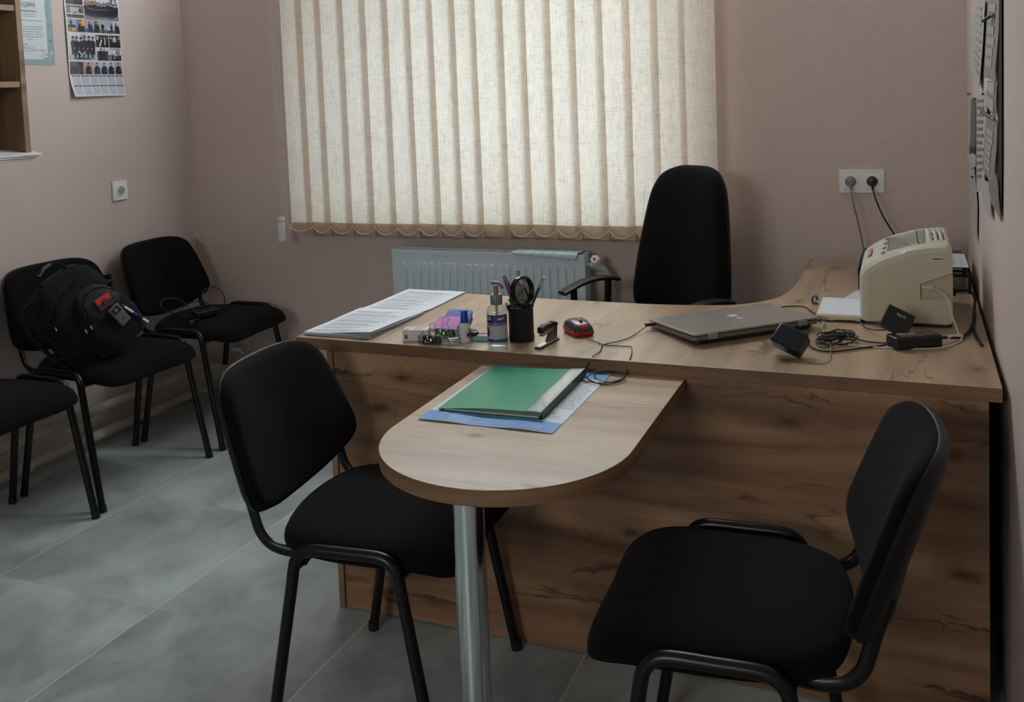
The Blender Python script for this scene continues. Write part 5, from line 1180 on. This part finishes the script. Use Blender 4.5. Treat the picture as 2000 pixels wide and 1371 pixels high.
for k, (y, z, c, lab) in enumerate(((3.37, 1.331, (170, 40, 40), 'red push pin in the row of pins near the corner of the right wall'), (3.10, 1.322, (30, 110, 60), 'green push pin above the dark leaflet on the right wall'), (2.72, 1.343, (40, 50, 120), 'blue push pin at the head of the printed list on the right wall'), (3.20, 1.085, (46, 46, 110), 'dark blue push pin over the lowest paper strip on the right wall'))):
    p_ = thing('push_pin', lab, 'push pin', (.184, y, z)); m = M('pin_%d_plastic' % k, c, .4)
    MB().lathe([(.0045, 0), (.0028, .002), (.0026, .008), (.0045, .010), (0, .0105)], seg=12, rot=Matrix.Rotation(-PI/2, 3, 'Y')).build('pin_head', m, p_)

# ================================================================ BACKPACK AND THE THINGS CLIPPED TO IT
bpk = thing('backpack', 'bulky black nylon backpack on the second chair along the left wall', 'backpack', (-2.725, 2.655, .509))
V_ = Vector((-.22, -.42, .88)).normalized(); W0 = Vector((.90, -.30, .14)); W_v = (W0-V_*W0.dot(V_)).normalized(); U_ = V_.cross(W_v)
U_ = -U_ if U_.y < 0 else U_
def bp(u, v, w): return U_*u*.98+V_*v*.90+W_v*w
def bag(name, rings, mat_, parent, seg=36, pw=.62, noise=.004, cx=0, seed=0):
    """rings: (v, half width u, half depth w, centre u, centre w)"""
    m_ = MB()
    for (v, hu, hw, cu, cw) in rings:
        for j in range(seg):
            a = 2*PI*j/seg; c, s_ = math.cos(a), math.sin(a); c = math.copysign(abs(c)**pw, c); s_ = math.copysign(abs(s_)**pw, s_)
            wob = noise*(math.sin(3*a+v*23+seed)+.6*math.sin(7*a-v*41+seed*2)+.5*math.sin(v*60+a*2))
            m_.v.append(tuple(bp(cu+(hu+wob)*c, v, cw+(hw+wob)*s_)))
    n = len(rings)
    for k in range(n-1):
        for j in range(seg): m_.f.append([k*seg+j, k*seg+(j+1) % seg, (k+1)*seg+(j+1) % seg, (k+1)*seg+j]); m_.m.append(0); m_.c.append((1, 1, 1))
    m_.f += [list(range(seg)), list(range((n-1)*seg, n*seg))]; m_.m += [0, 0]; m_.c += [(1, 1, 1)]*2
    return m_.build(name, mat_, parent, angle=70)
body_r = [(.000, .085, .05, .01, .0), (.006, .125, .075, .01, .0), (.03, .145, .092, .005, .0), (.09, .150, .098, .0, .0), (.16, .148, .094, -.002, -.004), (.23, .142, .085, -.004, -.010), (.29, .132, .072, -.004, -.018), (.335, .112, .056, -.002, -.024), (.362, .085, .038, 0, -.028), (.375, .05, .018, 0, -.03)]
bag('main_compartment', body_r, NYLON, bpk, noise=.0035)
fp = bag('front_pocket', [(.010, .07, .03, .03, .085), (.022, .098, .045, .03, .090), (.07, .106, .052, .03, .092), (.13, .104, .050, .028, .088), (.185, .092, .040, .026, .078), (.215, .072, .028, .024, .070), (.232, .04, .012, .022, .064)], NYLON, bpk, noise=.003, seed=2)
bag('upper_pocket', [(.150, .055, .018, .034, .098), (.160, .070, .028, .034, .100), (.200, .074, .030, .034, .092), (.245, .066, .026, .030, .078), (.272, .046, .016, .028, .066), (.283, .02, .006, .027, .060)], M('black_nylon_smooth', (20, 20, 26), .75, sheen=.05), bpk, noise=.002, seed=4)
def strap(nm, P, ra, rb, m_=NYLON, par=bpk, up=None): return MB().tube(cat([tuple(bp(*p)) for p in P], 5), ra, rb, seg=10, up=up or tuple(W_v)).build(nm, m_, par)
strap('carry_handle', [(-.055, .345, -.02), (-.060, .385, -.02), (-.038, .416, -.02), (0, .424, -.02), (.030, .412, -.02), (.050, .380, -.02), (.045, .345, -.02)], .0045, .011)
strap('handle_grip', [(-.045, .409, -.019), (-.015, .4215, -.018), (.012, .4205, -.018)], .0065, .012, M('grey_webbing', (88, 88, 90), .7))
for sgn in (-1, 1):
    strap('compression_strap', [(sgn*.142, .24, -.03), (sgn*.150, .245, .03), (sgn*.118, .235, .075)], .003, .010)
    strap('compression_strap', [(sgn*.150, .09, -.03), (sgn*.158, .095, .04), (sgn*.128, .100, .090)], .003, .010)
strap('shoulder_strap', [(-.10, .33, -.05), (-.145, .32, -.055), (-.172, .24, -.045), (-.175, .14, -.02), (-.155, .05, .0)], .006, .022)
strap('side_flap', [(-.155, .215, .015), (-.120, .285, .045), (-.06, .318, .045), (.02, .33, .030)], .008, .016)
strap('zip_line', [(-.128, .06, .078), (-.130, .16, .078), (-.110, .25, .060), (-.05, .30, .042), (.05, .302, .042), (.11, .25, .058)], .0018, .003, BLACKG)
zl = strap('zip_line', [(-.046, .165, .118), (-.040, .215, .112), (-.005, .262, .094), (.045, .270, .088), (.092, .238, .098), (.108, .180, .108)], .0018, .003, BLACKG)
for (u, v, w) in ((-.050, .172, .122), (-.132, .235, .068), (-.075, .175, .128)):
    MB().tube([bp(u, v, w), bp(u-.004, v-.014, w+.006)], .0028, seg=8).build('zip_puller', M('zip_metal', (150, 150, 152), .35, .6), bpk)
MB().tube([bp(-.165, .19, .0), bp(-.166, .16, .003)], .006, .010, seg=8).build('buckle', BLACKG, bpk)
# red and black patch
def pf(u0, v0, w0, rz, tilt=0):
    ru = (U_*math.cos(rz)+V_*math.sin(rz)); rv = (-U_*math.sin(rz)+V_*math.cos(rz)); nn = ru.cross(rv)
    nn = nn if nn.dot(W_v) > 0 else -nn
    rv = (rv-nn*tilt).normalized()
    nn2 = ru.cross(rv); nn2 = nn2 if nn2.dot(W_v) > 0 else -nn2
    o = bp(u0, v0, w0)
    return lambda a, b, h: o+ru*a+rv*b+nn2*h
S = Sheet(pf(.006, .192, .1325, rotd(-4), .18), .0008)
S.base(.060, .046, (38, 22, 28), 2, 2, t=.002).rect(.001, .024, .059, .045, (188, 26, 40), 1)
S.poly([(.020, .032), (.020, .014), (.030, .006), (.040, .014), (.040, .032)], (40, 18, 24), 2).poly([(.0225, .030), (.0225, .0155), (.030, .009), (.0375, .0155), (.0375, .030)], (120, 26, 36), 3)
for a in (.0245, .0290, .0335): S.rect(a, .015, a+.002, .028, (34, 18, 24), 4)
S.rect(.0245, .015, .0355, .017, (34, 18, 24), 4); S.build('patch', PRINT, bpk, smooth=False)
# grey recorder clipped on the front pocket
fn = pf(.030, .095, .1450, rotd(6), .12)
q0 = fn(0, 0, 0)
rc = thing('voice_recorder', 'grey handheld recorder clipped on the front of the black backpack', 'recorder', Vector((-2.725, 2.655, .509))+q0)
def fbox(w_, h_, t0, t1, a0=0, b0=0): 
    vs = [fn(a0+a, b0+b, t)-q0 for t in (t0, t1) for a, b in ((0, 0), (w_, 0), (w_, h_), (0, h_))]
    return MB().add(vs, [(3, 2, 1, 0), (4, 5, 6, 7), (0, 1, 5, 4), (1, 2, 6, 5), (2, 3, 7, 6), (3, 0, 4, 7)])
fbox(.042, .078, 0, .014).build('recorder_body', M('pewter_plastic', (104, 104, 106), .35, .4), rc, bevel=.003, seg=3)
sc_ = fbox(.030, .024, .0138, .0150, .006, .048).build('screen_surround', BLACKG, rc, bevel=.001)
fbox(.014, .014, .0148, .0156, .013, .053).build('lens_disc', M('lens_grey', (90, 90, 92), .3), rc, bevel=.001)
fbox(.012, .010, .0138, .0148, .015, .016).build('button', M('pewter_dark', (70, 70, 72), .4), rc, bevel=.001)
a_ = Vector((-2.725, 2.655, .509))+bp(.076, .165, .143); b_ = Vector((-2.725, 2.655, .509))+bp(.118, .040, .150)
pn = thing('ballpoint_pen', 'white and blue pen held in the backpack loops beside the recorder', 'pen', a_); d = b_-a_
for t0, t1, m_, nm_ in ((0, .10, BLUEP, 'push_button'), (.10, .42, WHITEP, 'barrel'), (.42, .60, BLUEP, 'grip'), (.60, .78, BLACKP, 'loop_covered_part'), (.78, 1, WHITEP, 'pen_end')):
    MB().tube([d*t0, d*t1], .0042 if t0 else .003, seg=12).build(nm_, m_, pn)

# adapter with cable on the corner chair
ca = thing('cable_adapter', 'black adapter with looped cable lying on the corner chair seat', 'adapter', (-2.75, 3.20, .4985))
MB().box((.0, .02, .014), (.055, .11, .026), Matrix.Rotation(rotd(-20), 3, 'Z')).build('adapter_body', BLACKP, ca, bevel=.004, seg=3)
MB().box((.035, -.095, .008), (.016, .05, .012), Matrix.Rotation(rotd(-15), 3, 'Z')).build('plug_head', BLACKG, ca, bevel=.002)
for dy in (-.006, .008): MB().tube([(.045, -.118+dy*.3, .008+.0), (.052+dy*.3, -.126+dy, .008)], .002, seg=8).build('plug_pin', STEEL, ca)
MB().tube(cat([(.028, -.072, .010), (-.04, -.075, .02), (-.11, -.11, .055), (-.13, -.08, .085), (-.10, -.02, .075), (-.05, .0, .03), (-.03, .035, .02), (-.07, .08, .03), (-.09, .12, .08), (-.07, .17, .092), (-.04, .19, .06), (-.02, .17, .01), (.01, .10, .012)], 7), .0024, seg=8).build('cable', BLACKC, ca)
MB().tube(cat([(.0, -.02, .012), (-.05, -.06, .012), (-.09, -.03, .03), (-.07, .03, .055), (-.03, .06, .05), (.0, .09, .012)], 7), .0024, seg=8).build('cable', BLACKC, ca)
